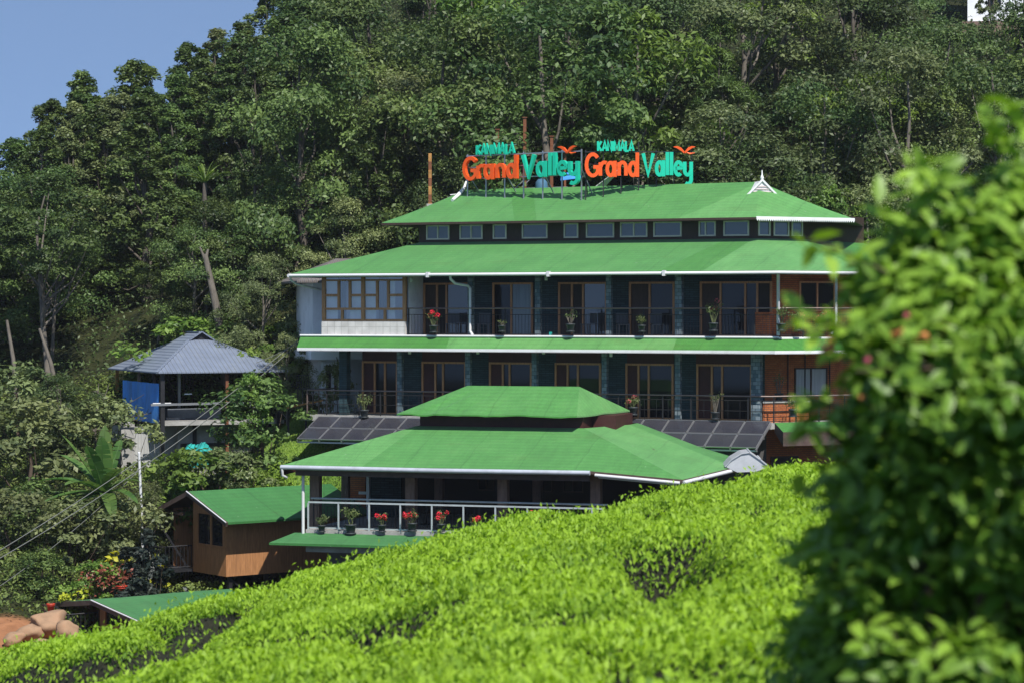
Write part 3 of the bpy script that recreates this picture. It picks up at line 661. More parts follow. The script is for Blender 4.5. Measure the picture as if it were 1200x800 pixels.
# --- walls
wl_ = p3w; mb = MB()
uB = HF.u(425, 1.5)
def wallseg(a, b, z0, z1, m): mb.face([P3(a, z0), P3(b, z0), P3(b, z1), P3(a, z1)], m)
zceil = ZG + 0.55; zlow_ = ZG + 0.1; zb0_ = zat(376.5, 0, 420)
# upper storey
u475 = HF.u(476, 0); wU = [(u475, 1.5)] + wl_[1:]
wallseg(wU[0], wU[1], Z3, zceil, 0); wallseg(wU[1], wU[2], Z3, zceil, 1); wallseg(wU[2], wU[3], Z3, zceil, 1)
wallseg(wU[3], (wU[3][0], BACK - .5), Z3, zceil, 1); wallseg((wU[3][0], BACK - .5), (HF.u(378, 0), BACK - .5), Z3, zceil, 2); wallseg((HF.u(378, 0), BACK - .5), (HF.u(378, 0), 3.2), Z3, zlow_, 2); wallseg((HF.u(378, 0), 3.2), (HF.u(378, 0), 0.1), Z3, zb0_, 2)
# lower storey
w2 = inset(path(0, 378, 904, 1012, 8), 1.5)
wallseg((uB, 1.5), w2[1], Z2, Z3 - .28, 0); wallseg(w2[1], w2[2], Z2, Z3 - .28, 1); wallseg(w2[2], w2[3], Z2, Z3 - .28, 1); wallseg((uB, BACK - .5), (uB, 1.5), Z2, Z3 - .28, 0)
wallseg(w2[3], (w2[3][0], BACK - .5), Z2, Z3 - .28, 1); wallseg((w2[3][0], BACK - .5), (uB, BACK - .5), Z2, Z3 - .28, 2)
# ground storey
g2 = inset(path(0, 400, 900, 1012, 8), 0.35); ZB = -9.5
wallseg(g2[0], g2[1], ZB, Z2 - .22, 3); wallseg(g2[1], g2[2], ZB, Z2 - .22, 1); wallseg(g2[2], g2[3], ZB, Z2 - .22, 1); wallseg((g2[0][0], BACK - .5), g2[0], ZB, Z2 - .22, 3)
wall = mb.build('wall', [SLATE, BRICK, WALLW, CONCD], hotel)
# maroon lintel panels over the lower doors
def lintels(spans, v, z0, z1, name='lintel_panel'):
    for a, b in spans: MB().box((HF.u(a, v), v - .03, z0), (HF.u(b, v), v - .004, z1)).build(name, MAROON, hotel)
zl0, zl1 = zat(424.5, 1.5), Z3 - .30
lintels([(425, 466), (495, 546), (573, 623), (652, 704), (735, 790), (816, 880)], 1.5, zl0, zl1)
# --- columns
def column(px, v, z0, z1, w, m=SLATEL, d=None): 
    u = HF.u(px, v); d = d or w; return MB().box((u - w / 2, v - d / 2, z0), (u + w / 2, v + d / 2, z1)).build('column', m, hotel)
for px in (552, 631, 714): column(px, 0.22, Z3 + .002, ZG + .12, .2)
column(796, 0.22, Z3 + .002, ZG + .12, .26)
for px, w in ((469, .2), (549, .2), (627, .2), (709, .2), (795, .2), (887, .34)): column(px, 0.22, Z2 + .002, Z3 - .282, w)
column(404, 0.22, Z2 + .002, Z3 - .282, .33, SLATE)
# --- doors and glazed bays: (v, ztop, zbot, vertical bars px, panes (px0, px1, material))
def opening(v, zt_, zb_, bars, panes, name, bw=0.075, trans=()):
    mb = MB(); us = [HF.u(p, v) for p in bars]
    for k, u in enumerate(us): mb.box((u - bw / 2, v - .09, zb_), (u + bw / 2, v - .006, zt_))
    mb.box((us[0] + bw / 2 + .001, v - .085, zt_ - bw), (us[-1] - bw / 2 - .001, v - .008, zt_ - .001)); mb.box((us[0] + bw / 2 + .001, v - .085, zb_ + .001), (us[-1] - bw / 2 - .001, v - .008, zb_ + .06))
    for a, b, zz in trans: mb.box((HF.u(a, v) + bw / 2 + .002, v - .08, zz - .03), (HF.u(b, v) - bw / 2 - .002, v - .012, zz + .03))
    f = mb.build(name, WOOD, hotel)
    for a, b, m in panes:
        nm = 'curtain' if m is CURT else ('door_leaf' if m in (WOODD, MAROON) else 'pane')
        ua, ub = HF.u(a, v), HF.u(b, v)
        if m is CURT:
            g = MB(); n = 26
            for k in range(n):
                x0, x1 = ua + (ub - ua) * k / n, ua + (ub - ua) * (k + 1) / n; y0, y1 = v - .02 - .014 * (k % 2), v - .02 - .014 * ((k + 1) % 2)
                g.face([(x0, y0, zb_ + .06), (x1, y1, zb_ + .06), (x1, y1, zt_ - bw), (x0, y0, zt_ - bw)])
            g.build(nm, m, f)
            g = MB(); g.face([(ua, v - .06, zb_ + .06), (ub, v - .06, zb_ + .06), (ub, v - .06, zt_ - bw), (ua, v - .06, zt_ - bw)]); g.build('pane', CLEAR, f)
        else:
            g = MB(); g.face([(ua, v - .03, zb_ + .06), (ub, v - .03, zb_ + .06), (ub, v - .03, zt_ - bw), (ua, v - .03, zt_ - bw)]); g.build(nm, m, f)
    return f
t3, b3 = zat(331, 1.5), Z3 + .003
GD = GLASS
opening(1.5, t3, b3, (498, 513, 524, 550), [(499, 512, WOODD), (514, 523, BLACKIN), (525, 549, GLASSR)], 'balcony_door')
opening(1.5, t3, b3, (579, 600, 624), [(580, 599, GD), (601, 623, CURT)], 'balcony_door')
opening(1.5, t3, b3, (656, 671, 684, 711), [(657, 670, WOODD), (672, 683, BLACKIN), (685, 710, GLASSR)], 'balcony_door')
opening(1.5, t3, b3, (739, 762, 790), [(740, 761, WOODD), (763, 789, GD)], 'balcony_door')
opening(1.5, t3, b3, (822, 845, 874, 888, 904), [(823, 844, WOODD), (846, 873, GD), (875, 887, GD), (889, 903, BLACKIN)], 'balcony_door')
t2, b2 = zl0 - .003, Z2 + .003
for bars in ((426, 440, 452, 466), (496, 511, 520, 546), (575, 590, 598, 623), (652, 666, 678, 704), (735, 749, 761, 789), (818, 835, 847, 881)):
    opening(1.5, t2, b2, bars, [(bars[0], bars[1], MAROON), (bars[1], bars[2], GD), (bars[2], bars[3], GD)], 'glazed_door')
# chamfer windows
nC = (math.sin(CH), -math.cos(CH))
wall_window(hotel, HF.hit(936, p3w[1], CH), HF.hit(978, p3w[1], CH), zat(365, 2.5), zat(331, 2.5), nC, WOOD, GD, .07, (.5,))
wall_window(hotel, HF.hit(931, w2[1], CH), HF.hit(969, w2[1], CH), zat(461, 2.5), zat(428, 2.5), nC, WOODD, CURT, .05, (.5,))
wall_window(hotel, HF.hit(903, g2[1], CH), HF.hit(935, g2[1], CH), zat(545, .6), zat(528, .6), nC, WOODD, BLACKIN, .05)
for k, px in enumerate((923, 943, 972)):          # cable conduits on the brick
    q = HF.hit(px, w2[1], CH); qq = Vector((q[0], q[1], 0)) + Vector((nC[0], nC[1], 0)) * .03
    MB().tube([qq + Vector((0, 0, Z2)), qq + Vector((0, 0, Z3 - .3))], .022, 6).build('conduit', IRON, hotel)
# brick parapet and pier at the angled corner of the lower balcony
mb = MB(); q0 = (HF.u(893, .35), .35); q1 = HF.hit(946, q0, CH)
e = Vector((math.cos(CH), math.sin(CH), 0)); zp = zat(468, .3)
mb.bar(Vector((*q0, (Z2 + zp) / 2)), Vector((*q1, (Z2 + zp) / 2)), .2, zp - Z2 - .006)
par = mb.build('brick_parapet', BRICK, hotel)
MB().bar(Vector((*q0, zp + .035)) - e * .04, Vector((*q1, zp + .035)) + e * .04, .28, .07).build('coping', CONC, par)
MB().box((HF.u(888, 1.3), .9, Z3 + .003), (HF.u(905, 1.3), 1.38, zat(366, 1.0))).build('brick_parapet', BRICK, hotel)

# --- glazed bay at the left end
bay = MB(); bu = [HF.u(p, 0) for p in (379.5, 397, 409, 426, 441, 455, 474.5)]
zb0, zb1 = zat(376.5, 0, 420), zat(322.5, 0, 420)
for p in (379.5, 425.5, 474): u = HF.u(p, 0); bay.box((u - .07, -.04, zb0), (u + .07, .08, zb1))
for z_, h_ in ((zb0 + .04, .09), (zat(362, 0, 420), .09), (zat(328.5, 0, 420), .07), (zb1 - .04, .08)):
    bay.box((HF.u(379.5, 0) + .071, -.03, z_ - h_ / 2), (HF.u(425.5, 0) - .071, .07, z_ + h_ / 2)); bay.box((HF.u(425.5, 0) + .071, -.03, z_ - h_ / 2), (HF.u(474, 0) - .071, .07, z_ + h_ / 2))
zm = zat(346, 0, 420)
zA, zB_, zC, zD = zb0 + .086, zat(362, 0, 420) - .046, zat(362, 0, 420) + .046, zat(328.5, 0, 420) - .036
for p in (397, 410, 442, 455):
    u = HF.u(p, 0); bay.box((u - .05, -.025, zC), (u + .05, .06, zD))
for p in (401, 451): u = HF.u(p, 0); bay.box((u - .05, -.025, zA), (u + .05, .06, zB_))
for a, b in ((381.6, 395.5), (411.6, 423.4), (427.6, 440.4), (456.6, 472)):
    bay.box((HF.u(a, 0), -.022, zm - .05), (HF.u(b, 0), .055, zm + .05))
bayf = bay.build('bay_window', WOOD, hotel)
g = MB(); g.face([(HF.u(380, 0), .02, zb0), (HF.u(474, 0), .02, zb0), (HF.u(474, 0), .02, zb1), (HF.u(380, 0), .02, zb1)]); g.build('pane', BAYG, bayf)
mb = MB(); mb.box((HF.u(377.5, 0), -.05, Z3 + .004), (HF.u(475.5, 0), .12, zb0 - .002)); mb.build('tiled_apron', TILE, hotel)
mb = MB()                                        # white room seen through the bay
mb.face([(HF.u(379, 0), 3.2, Z3 + .01), (u475 + .6, 3.2, Z3 + .01), (u475 + .6, 3.2, zlow_), (HF.u(379, 0), 3.2, zlow_)]); mb.face([(u475 + .02, .15, Z3 + .01), (u475 + .02, 1.5, Z3 + .01), (u475 + .02, 1.5, zlow_), (u475 + .02, .15, zlow_)])
mb.build('bay_room_wall', WALLW, hotel)
g = MB()
for k in range(10):
    x0, x1 = HF.u(391 + k * 1.5, .5), HF.u(391 + (k + 1) * 1.5, .5); g.face([(x0, .5 + .03 * (k % 2), zb0), (x1, .5 + .03 * ((k + 1) % 2), zb0), (x1, .5 + .03 * ((k + 1) % 2), zb1), (x0, .5 + .03 * (k % 2), zb1)])
for k in range(8):
    x0, x1 = HF.u(444 + k * 1.4, .5), HF.u(444 + (k + 1) * 1.4, .5); g.face([(x0, .5 + .03 * (k % 2), zb0), (x1, .5 + .03 * ((k + 1) % 2), zb0), (x1, .5 + .03 * ((k + 1) % 2), zb1), (x0, .5 + .03 * (k % 2), zb1)])
g.build('curtain', CURT, bayf)
for a, b in ((381, 396), (410, 424), (427, 441), (455, 463)):  # white sheets added behind the glass to make the panes look bright
    MB().face([(HF.u(a, .14), .14, zb0), (HF.u(b, .14), .14, zb0), (HF.u(b, .14), .14, zb1), (HF.u(a, .14), .14, zb1)]).build('bright_pane_sheet', WHITE, bayf)

# --- balustrades
def balustrade(pth, z, h, posts, name, mt, mp, step, rails=(), rad_=.028, m_in=IRON, seg=3, z_low=.07):
    P = [P3(p, z + h) for p in pth[:seg]]
    top = MB().tube(P, rad_, 8).build(name, mt, hotel)
    pm = None
    for (x, y) in posts:
        if pm is None: pm = MB().box((-.022, -.022, 0), (.022, .022, h - .02)).build('post', mp, top, (x, y, z))
        else: copy_part(pm, (x, y, z))
    g = MB(); L_ = [P3(p, 0) for p in pth[:seg]]
    for zz, r in list(rails) + [(z_low, .014)]: g.tube([p + Vector((0, 0, z + zz)) for p in L_], r, 5, smooth=False)
    for a, b in zip(L_[:-1], L_[1:]):
        n = max(1, int((b - a).length / step))
        for k in range(n):
            p = a.lerp(b, (k + .5) / n); g.bar(p + Vector((0, 0, z + z_low)), p + Vector((0, 0, z + (rails[0][0] if rails else h - .05))), .011, .011)
    g.build('grille', m_in, top); return top
pr3 = path(0.0, 477, 912, 1014, 8); pr3[0] = (pr3[0][0] , 0.0)
balustrade(pr3, Z3, zat(361.3, 0) - Z3, [(HF.u(p, 0), 0) for p in (479, 514, 592, 672, 754, 832, 884)] + [HF.hit(p, pr3[1], CH) for p in (914, 941, 975, 1000)], 'upper_balustrade', IRONB, IRON, .13, rails=((.80, .013),))
pr2 = path(-0.02, 360, 903, 1012, 8)
rl = MB()
balustrade(pr2, Z2, zat(460.5, 0, 640) - Z2, [(HF.u(p, 0), -.02) for p in (383, 421, 446, 495, 521, 575, 602, 655, 682, 725, 750, 777, 810, 843, 877)] + [HF.hit(p, pr2[1], CH) for p in (907, 933, 960, 990)], 'lower_balustrade', IRONB, IRON, .45, rails=((.80, .014), (.42, .012)))
# rail returning along the open left end of the lower balcony
q = Vector((HF.u(360, 0), 0, Z2)); hh_ = zat(460.5, 0) - Z2
mb = MB(); mb.tube([q + Vector((0, 0, hh_)), q + Vector((0, 3, hh_))], .028, 6); mb.tube([q + Vector((0, 0, .5)), q + Vector((0, 3, .5))], .014, 6)
for k in range(4): mb.box(q + Vector((-.02, k * .98 - .02, 0)), q + Vector((.02, k * .98 + .02, hh_ - .02)))
mb.build('side_rail', IRONB, hotel)
# --- downpipes, wall lamps
def pipe(pts, r=.055): MB().tube(pts, r, 8).build('downpipe', PVC, hotel)
w_ = lambda px, py, v: HF.pv(px, py, v)
pipe([w_(527.5, 321, -.85), w_(528, 327, -.8), w_(533, 332, -.6), w_(548, 334.5, 0.0), w_(551, 338, 0.03), w_(551, 388, 0.03), w_(554, 393, -.05)])
pipe([w_(912, 318, -.8), w_(912, 326, -.5), w_(912, 332, -.1), w_(912, 393, -.1)], .06)
pipe([w_(341, 321, -.85), w_(340.5, 328, -.8), w_(347, 333, -.4), w_(376, 340, .6)], .045)
qc = HF.hit(979, pr3[1], CH); pipe([Vector((qc[0] + .05, qc[1] - .08, ZG)), Vector((qc[0] + .05, qc[1] - .08, Z3 + .3)), Vector((qc[0] - .1, qc[1] - .15, Z3 + .1))], .05)
for px, py, z in ((482, 328, ZG), (640, 326, ZG), (480, 412, Z3), (560, 412, Z3), (637, 412, Z3), (716, 415, Z3)):
    q = HF.pv(px, py, .1); mb = MB(); mb.lathe([(.035, .12), (.06, .11), (.06, -.08), (.05, -.09), (0, -.09)], (q.x, q.y, q.z), 10); mb.build('ceiling_lamp', WHITE, hotel)
MB().box(w_(643.5, 389, -.02), w_(647, 395, .1)).build('drain_box', TANK, hotel)
# low green canopy with grey fascia at the right, over the brick ground storey
mb = MB(); c0 = HF.pv(908, 495, -.25); zc = c0.z
ca = [(HF.u(908, -.2), -.2)]; ca.append(HF.hit(1012, ca[0], CH)); cb = [(HF.u(918, -1.1), -1.1)]; cb.append(HF.hit(1025, cb[0], CH)); zc2 = HF.pv(930, 506, -1.0).z
mb.face([P3(cb[0], zc2), P3(cb[1], zc2), P3(ca[1], zc), P3(ca[0], zc)], 0); mb.face([P3(cb[0], zc2 - .5), P3(cb[1], zc2 - .5), P3(cb[1], zc2 - .003), P3(cb[0], zc2 - .003)], 1)
mb.face([P3(ca[0], zc), P3(ca[0], zc - .35), P3(cb[0], zc2 - .5), P3(cb[0], zc2)], 1); mb.face([P3(ca[0], zc - .35), P3(ca[1], zc - .35), P3(cb[1], zc2 - .5), P3(cb[0], zc2 - .5)], 1)
mb.build('canopy', [TURF2, PURLIN], hotel)

# ------------------------------------------------------------------ solar panels under the lower balcony
def solar(pxs_top, py_t, pxs_bot, py_b, label, px_ref):
    z0 = Z2 - .06; v0, v1 = -.16, -2.0
    a = HF.pv(px_ref[0], py_t, v0); zt_ = a.z; b = HF.pv(px_ref[1], py_b, v1); zb_ = b.z
    u0, u1 = HF.u(pxs_top[0], v0), HF.u(pxs_top[1], v0); w0, w1 = u0, u1
    n = max(1, round((u1 - u0) / 1.0)); pw = (u1 - u0) / n
    root = empty('solar_array', HF.w((u0, v0, zt_)), HA, label, 'solar panels', 'solar panel rows below the lower balcony')
    dv, dz = v1 - v0, zb_ - zt_
    sd_ = Vector((0, dv, dz)); nrm = Vector((1, 0, 0)).cross(sd_); nrm = nrm if nrm.z > 0 else -nrm; nrm.normalize(); up = nrm
    pm = None
    for i in range(n):
        for k in range(2):
            lo = Vector((i * pw + .02, 0, 0)) + sd_ * (k * .5 + .012); 
            if pm is None:
                e1_, e2_ = Vector((pw - .04, 0, 0)), sd_ * .476; t = up * -.04
                m = MB(); c = [Vector((0, 0, 0)), e1_, e1_ + e2_, e2_]; m.face([c[0], c[3], c[2], c[1]], 0); m.face([q + t for q in c], 0)
                for x in range(4): y = (x + 1) % 4; m.face([c[x], c[y], c[y] + t, c[x] + t], 1)
                fr = up * .004; ey = sd_.normalized()
                for s, t_ in ((c[0], c[1]), (c[3], c[2])): m.bar(s + fr, t_ + fr, .022, .02, 1, up=tuple(up))
                for s, t_ in ((c[0], c[3]), (c[1], c[2])): m.bar(s + fr + ey * .03, t_ + fr - ey * .03, .022, .018, 1, up=tuple(up))
                pm = m.build('panel', [CELLS, STEEL], root, lo)
            else: copy_part(pm, lo)
    fm = MB()
    for k in range(n + 1):
        p = Vector((min(max(k * pw, .03), n * pw - .03), 0, 0)) - up * .09; fm.bar(p, p + sd_, .05, .07)
    for f in (.12, .5, .96): fm.bar(sd_ * f - up * .16, sd_ * f - up * .16 + Vector((n * pw, 0, 0)), .06, .06)
    fm.build('support_frame', STEEL, root)
solar((373, 640), 488, (330, 600), 514, 'tilted row of dark solar panels under the lower balcony beside the lawn', (400, 345))
solar((641, 904), 492.5, (720, 884), 524, 'tilted row of dark solar panels beside the red brick ground storey', (850, 860))

# ------------------------------------------------------------------ rooftop sign letters
def arc(cx, cy, rx, ry, a0, a1, n=14): return [(cx + rx * math.cos(rad(a0 + (a1 - a0) * k / n)), cy + ry * math.sin(rad(a0 + (a1 - a0) * k / n))) for k in range(n + 1)]
GL = {  # stroke skeletons: x-height 0.64, ascender 1
 'G': (.60, [arc(.36, .5, .28, .42, 42, 318) + [(.60, .42), (.38, .42)]]),
 'r': (.30, [[(.09, .08), (.09, .60)], arc(.27, .38, .17, .22, 165, 60, 6)]),
 'a': (.52, [arc(.24, .34, .15, .25, 0, 360, 18), [(.43, .66), (.43, .03)]]),
 'n': (.46, [[(.09, .08), (.09, .60)], arc(.24, .40, .15, .20, 180, 0, 10) + [(.39, .08)]]),
 'd': (.52, [arc(.24, .34, .15, .25, 0, 360, 18), [(.43, .98), (.43, .03)]]),
 'V': (.62, [[(.06, .93), (.30, .09), (.55, .93)]]),
 'l': (.20, [[(.10, .98), (.10, .08)]]),
 'e': (.46, [[(.09, .34), (.38, .36)] + arc(.24, .34, .16, .25, 8, 310, 16)]),
 'y': (.46, [[(.08, .60), (.09, .30)] + arc(.23, .28, .15, .19, 185, 350, 10), [(.40, .60), (.40, -.08)] + arc(.23, -.10, .17, .16, 0, -130, 8)]),
 'K': (.62, [[(.08, 0), (.08, 1)], [(.52, 1), (.14, .5), (.54, 0)]]), 'A': (.66, [[(.04, 0), (.32, 1), (.60, 0)], [(.14, .32), (.50, .32)]]),
 'N': (.64, [[(.08, 0), (.08, 1), (.52, 0), (.52, 1)]]), 'I': (.22, [[(.1, 0), (.1, 1)]]), 'M': (.78, [[(.08, 0), (.1, 1), (.38, .2), (.66, 1), (.68, 0)]]), 'L': (.5, [[(.08, 1), (.08, 0), (.44, 0)]]),
}
def ribbon(mb, pts, w, d0, d1, M):
    pts = [Vector((p[0], p[1])) for p in pts]; closed = (pts[0] - pts[-1]).length < 1e-4; n = len(pts)
    Lp, Rp = [], []
    for i in range(n):
        if closed: a, b = pts[(i - 1) % (n - 1)], pts[(i + 1) % (n - 1)] if i < n - 1 else pts[1]
        else: a, b = pts[max(i - 1, 0)], pts[min(i + 1, n - 1)]
        d1_ = (pts[i] - a); d2_ = (b - pts[i])
        if d1_.length < 1e-6: d1_ = d2_
        if d2_.length < 1e-6: d2_ = d1_
        d1_ = d1_.normalized(); d2_ = d2_.normalized(); t = (d1_ + d2_); t = t.normalized() if t.length > 1e-3 else d1_
        nrm = Vector((-t.y, t.x)); k = min(1.9, 1 / max(.45, abs(nrm.dot(Vector((-d1_.y, d1_.x))))))
        Lp.append(pts[i] + nrm * w / 2 * k); Rp.append(pts[i] - nrm * w / 2 * k)
    q = lambda p, d: M(p.x, p.y, d)
    for i in range(n - 1):
        mb.face([q(Rp[i], d1), q(Rp[i + 1], d1), q(Lp[i + 1], d1), q(Lp[i], d1)]); mb.face([q(Lp[i], d0), q(Lp[i + 1], d0), q(Rp[i + 1], d0), q(Rp[i], d0)])
        mb.face([q(Lp[i], d1), q(Lp[i + 1], d1), q(Lp[i + 1], d0), q(Lp[i], d0)]); mb.face([q(Rp[i + 1], d1), q(Rp[i], d1), q(Rp[i], d0), q(Rp[i + 1], d0)])
    if not closed:
        for i in (0, n - 1): mb.face([q(Rp[i], d1), q(Lp[i], d1), q(Lp[i], d0), q(Rp[i], d0)] if i == 0 else [q(Lp[i], d1), q(Rp[i], d1), q(Rp[i], d0), q(Lp[i], d0)])
def word(text, x0, x1, y0, h, sw, m, name, parent, depth=.16):
    adv = sum(GL[c][0] for c in text); sx = (x1 - x0) / adv; mb = MB(); x = x0; k = 0
    for c in text:
        for s in GL[c][1]:
            pts = [(x + p[0] * sx, y0 + p[1] * h) for p in s]; k += 1
            ribbon(mb, pts, sw, 0.0 + .002 * (k % 3), -depth - .003 * (k % 4), lambda a, b, d: Vector((a, d, b)))
        x += GL[c][0] * sx
    return mb.build(name, m, parent)
def roofz(v): return zu + (zr - zu) * (v - ve) / (vr - ve)
def sign(pa, pb, va, vb, py_base, py_cap, splits, label, kan, bird, vtx):
    a, b = HF.pv(pa, py_base[0], va), HF.pv(pb, py_base[1], vb); z0 = (a.z + b.z) / 2
    ang = math.atan2(b.y - a.y, b.x - a.x); Ln = math.hypot(b.x - a.x, b.y - a.y)
    root = empty('rooftop_sign', HF.w((a.x, a.y, z0)), HA + ang, label, 'sign')
    X = lambda px: (lambda q: (q[0] - a.x) * math.cos(ang) + (q[1] - a.y) * math.sin(ang))(HF.hit(px, (a.x, a.y), ang))
    h = (py_base[0] - py_cap) / FPX * 95
    word('Grand', X(splits[0]), X(splits[1]), 0, h, .142, ORANGE, 'lettering', root)
    word('Valley', X(splits[2]), X(splits[3]), 0.02, h, .142, TEAL, 'lettering', root)
    word('KANIMALA', X(kan[0]), X(kan[1]), h + .05, .38, .085, TEAL, 'lettering', root, .08)
    bm = MB(); bx, bz = X(bird), h + .02                        # two curved wings over the y
    for s, k in ((-1, 1.0), (1, .95)):
        up = [(0, 0), (.14 * s * k, .16), (.30 * s * k, .22), (.46 * s * k, .19)]; lo = [(.30 * s * k, .13), (.13 * s * k, .02), (.02 * s, -.08)]
        pts = up + lo; f = [Vector((bx + x, -.12, bz + y)) for x, y in pts]; g = [p + Vector((0, .10, 0)) for p in f]
        for i in range(3):
            A_, B_ = (i, i + 1), (len(pts) - 1 - i + 0, len(pts) - 2 - i)
        bm.raw(f + g, [tuple(range(7)) if s > 0 else tuple(reversed(range(7))), tuple(reversed(range(7, 14))) if s > 0 else tuple(range(7, 14))] + [((i + 1) % 7, i, i + 7, (i + 1) % 7 + 7) if s > 0 else (i, (i + 1) % 7, (i + 1) % 7 + 7, i + 7) for i in range(7)])
    bm.tube([Vector((bx + .05, -.07, bz - .02)), Vector((bx + .2, -.07, bz - .09)), Vector((bx + .4, -.07, bz - .05))], [.03, .045, .015], 6)
    bm.build('bird_emblem', ORANGE, root)
    fr = MB(); zz = [0.1, h * .55, h + .02]                     # angle-iron grid behind the letters
    for z_ in zz: fr.bar((0.02, .06, z_), (Ln - .02, .06, z_), .04, .04)
    n = 6
    for k in range(n + 1):
        x = .05 + (Ln - .1) * k / n; q = Vector((a.x + math.cos(ang) * x, a.y + math.sin(ang) * x, 0)); zlow = roofz(q.y) - z0 - .08
        fr.bar((x, .11, min(zlow, -.05)), (x, .11, h + (.42 if .8 < x < 2.2 else .1)), .045, .045)
        if k % 2 == 0: fr.bar((x, .13, .3), (x + .1, 1.0, roofz(q.y + .9) - z0 - .25), .035, .035)
    fr.bar((X(kan[0]), .06, h + .4), (X(kan[1]), .06, h + .4), .03, .03)
    fr.build('sign_frame', IRON if not vtx else STEEL, root)
sign(545, 681, 6.25, 5.1, (213, 207.5), 183, (544, 609, 613, 680), 'left of the two orange and teal rooftop signs, standing in front of rusty posts', (559, 604), 666, True)
sign(685, 812, 5.1, 6.7, (206, 211.5), 176, (685, 749, 752, 811), 'right of the two rooftop signs, orange and teal letters nearest the white gablet', (700, 743), 802, False)

# ------------------------------------------------------------------ things behind the rooftop sign
def simple(name, mb, m, label, cat, loc=None, group=None):
    o = mb.build(name, m); return tag(o, label, cat, group)
def hz(px, py, v): p = HF.pv(px, py, v); return HF.w(p), p
YB = 101.0
for px, top, m, lb, w in ((574, 168, RUST, 'short rusty steel post behind the letter G of the left sign', .09), (583, 152, RUST, 'reddish steel post behind the letters of the left sign', .12), (615, 138, RUST, 'tallest rusty steel post rising between the words of the left sign', .13), (646.5, 160, RUST, 'rusty steel post rising behind the bird of the left sign', .13)):
    p = at(px, top, YB); b = at(px, 232, YB); mb = MB(); mb.box((-w / 2, -w / 2, b.z - p.z - 1.5), (w / 2, w / 2, 0)); mb.box((-w * .8, -w * .8, -.02), (w * .8, w * .8, .015))
    o = mb.build('steel_post', m, None, p); tag(o, lb, 'post')
p = at(504, 180, 100); b = at(504, 238, 100); L_ = p.z - b.z; mb = MB()
for k in range(6): mb.box((-.065, -.065, -L_ * (k + 1) / 6), (.065, .065, -L_ * k / 6 - .002), k % 2)
mb.box((-.085, -.085, -L_ - 2.0), (.085, .085, -L_ - .002), 0)
tag(mb.build('striped_post', [RUSTY, RUST], None, p), 'ochre and rust banded post left of the white roofing sheets', 'post')
# terrace slab with a heap of white roofing sheets
p0 = at(500, 239, 99.5); rs = random.Random(5)
mb = MB(); mb.box((0, 0, -.22), (2.0, 2.6, 0)); slab_ = mb.build('terrace_slab', CONC, None, p0); tag(slab_, 'grey concrete terrace slab under the heap of white sheets', 'slab')
MB().box((.3, .8, -7), (1.7, 2.4, -.222)).build('pier', CONCD, slab_)
hp = empty('sheet_heap', p0 + Vector((.75, .7, .0)), 0, 'untidy heap of white roofing sheets beside the left rooftop sign', 'roofing sheets')
for k in range(7):
    z = .03 + k * .075; a = rs.uniform(-.3, .3); c, s = math.cos(a), math.sin(a); w, d = rs.uniform(.6, .8), .5; ox = .5 + k * .06
    q = [Vector((ox + c * x - s * y, .4 + s * x + c * y, z + .1 * x)) for x, y in ((-w, -d), (w, -d), (w, d), (-w, d))]
    MB().slab(q, .03).build('sheet', SHEETW if k % 2 else WHITE, hp)
# open shed frame with a slanting sheet roof behind the sign
sh = empty('shed_frame', at(566, 232, 101.6), 0, 'skeletal rusty shed frame with slanting grey sheet roof behind the left sign', 'shed')
zA_ = at(566, 187, 101.6).z - at(566, 232, 101.6).z; zB2 = at(665, 176, 101.6).z - at(665, 232, 101.6).z; wS = (665 - 566) / FPX * 101.6
MB().slab([(0, 0, zA_), (wS, 0, zB2), (wS, 1.6, zB2 + .1), (0, 1.6, zA_ + .1)], .07).build('roof', ROOFG, sh)
for x in (.3, 1.4, 2.5, wS - .1):
    MB().box((x - .045, .2, -1.5), (x + .045, .29, zA_ + (zB2 - zA_) * x / wS - .075)).build('post', RUST, sh)
mb = MB()
for k in range(3): mb.bar((.5 + k * .22, .15, -.2), (1.5 + k * .22, .15, .75), .04, .04)
mb.bar((.3, .12, .35), (wS, .12, .45), .05, .05); mb.build('brace', STEEL, sh)
mb = MB(); mb.lathe([(.0, .48), (.14, .45), (.24, .33), (.27, .15), (.26, -.4)], (0, 0, 0), 12); tag(mb.build('covered_drum', mat('dull_blue', (.06, .15, .24), .7, var=.2), None, at(634.5, 223, 100.2)), 'blue covered drum standing behind the left sign', 'drum')
g = MB(); g.slab([(0, 0, 0), (.85, 0, .1), (.8, .7, .42), (.05, .7, .3)], .03); tag(g.build('folded_tarpaulin', BLUET, None, at(657, 211, 100.4)), 'small blue tarpaulin folded below the bird of the left sign', 'tarpaulin')
g = MB(); g.slab([(0, 0, 0), (1.0, 0, .75), (1.1, .4, .75), (.4, .6, 0)], .03); tag(g.build('leaning_sheet', SHEETW, None, at(697, 219, 100.0)), 'pale sheet leaning below the right sign near its first letter', 'roofing sheet')

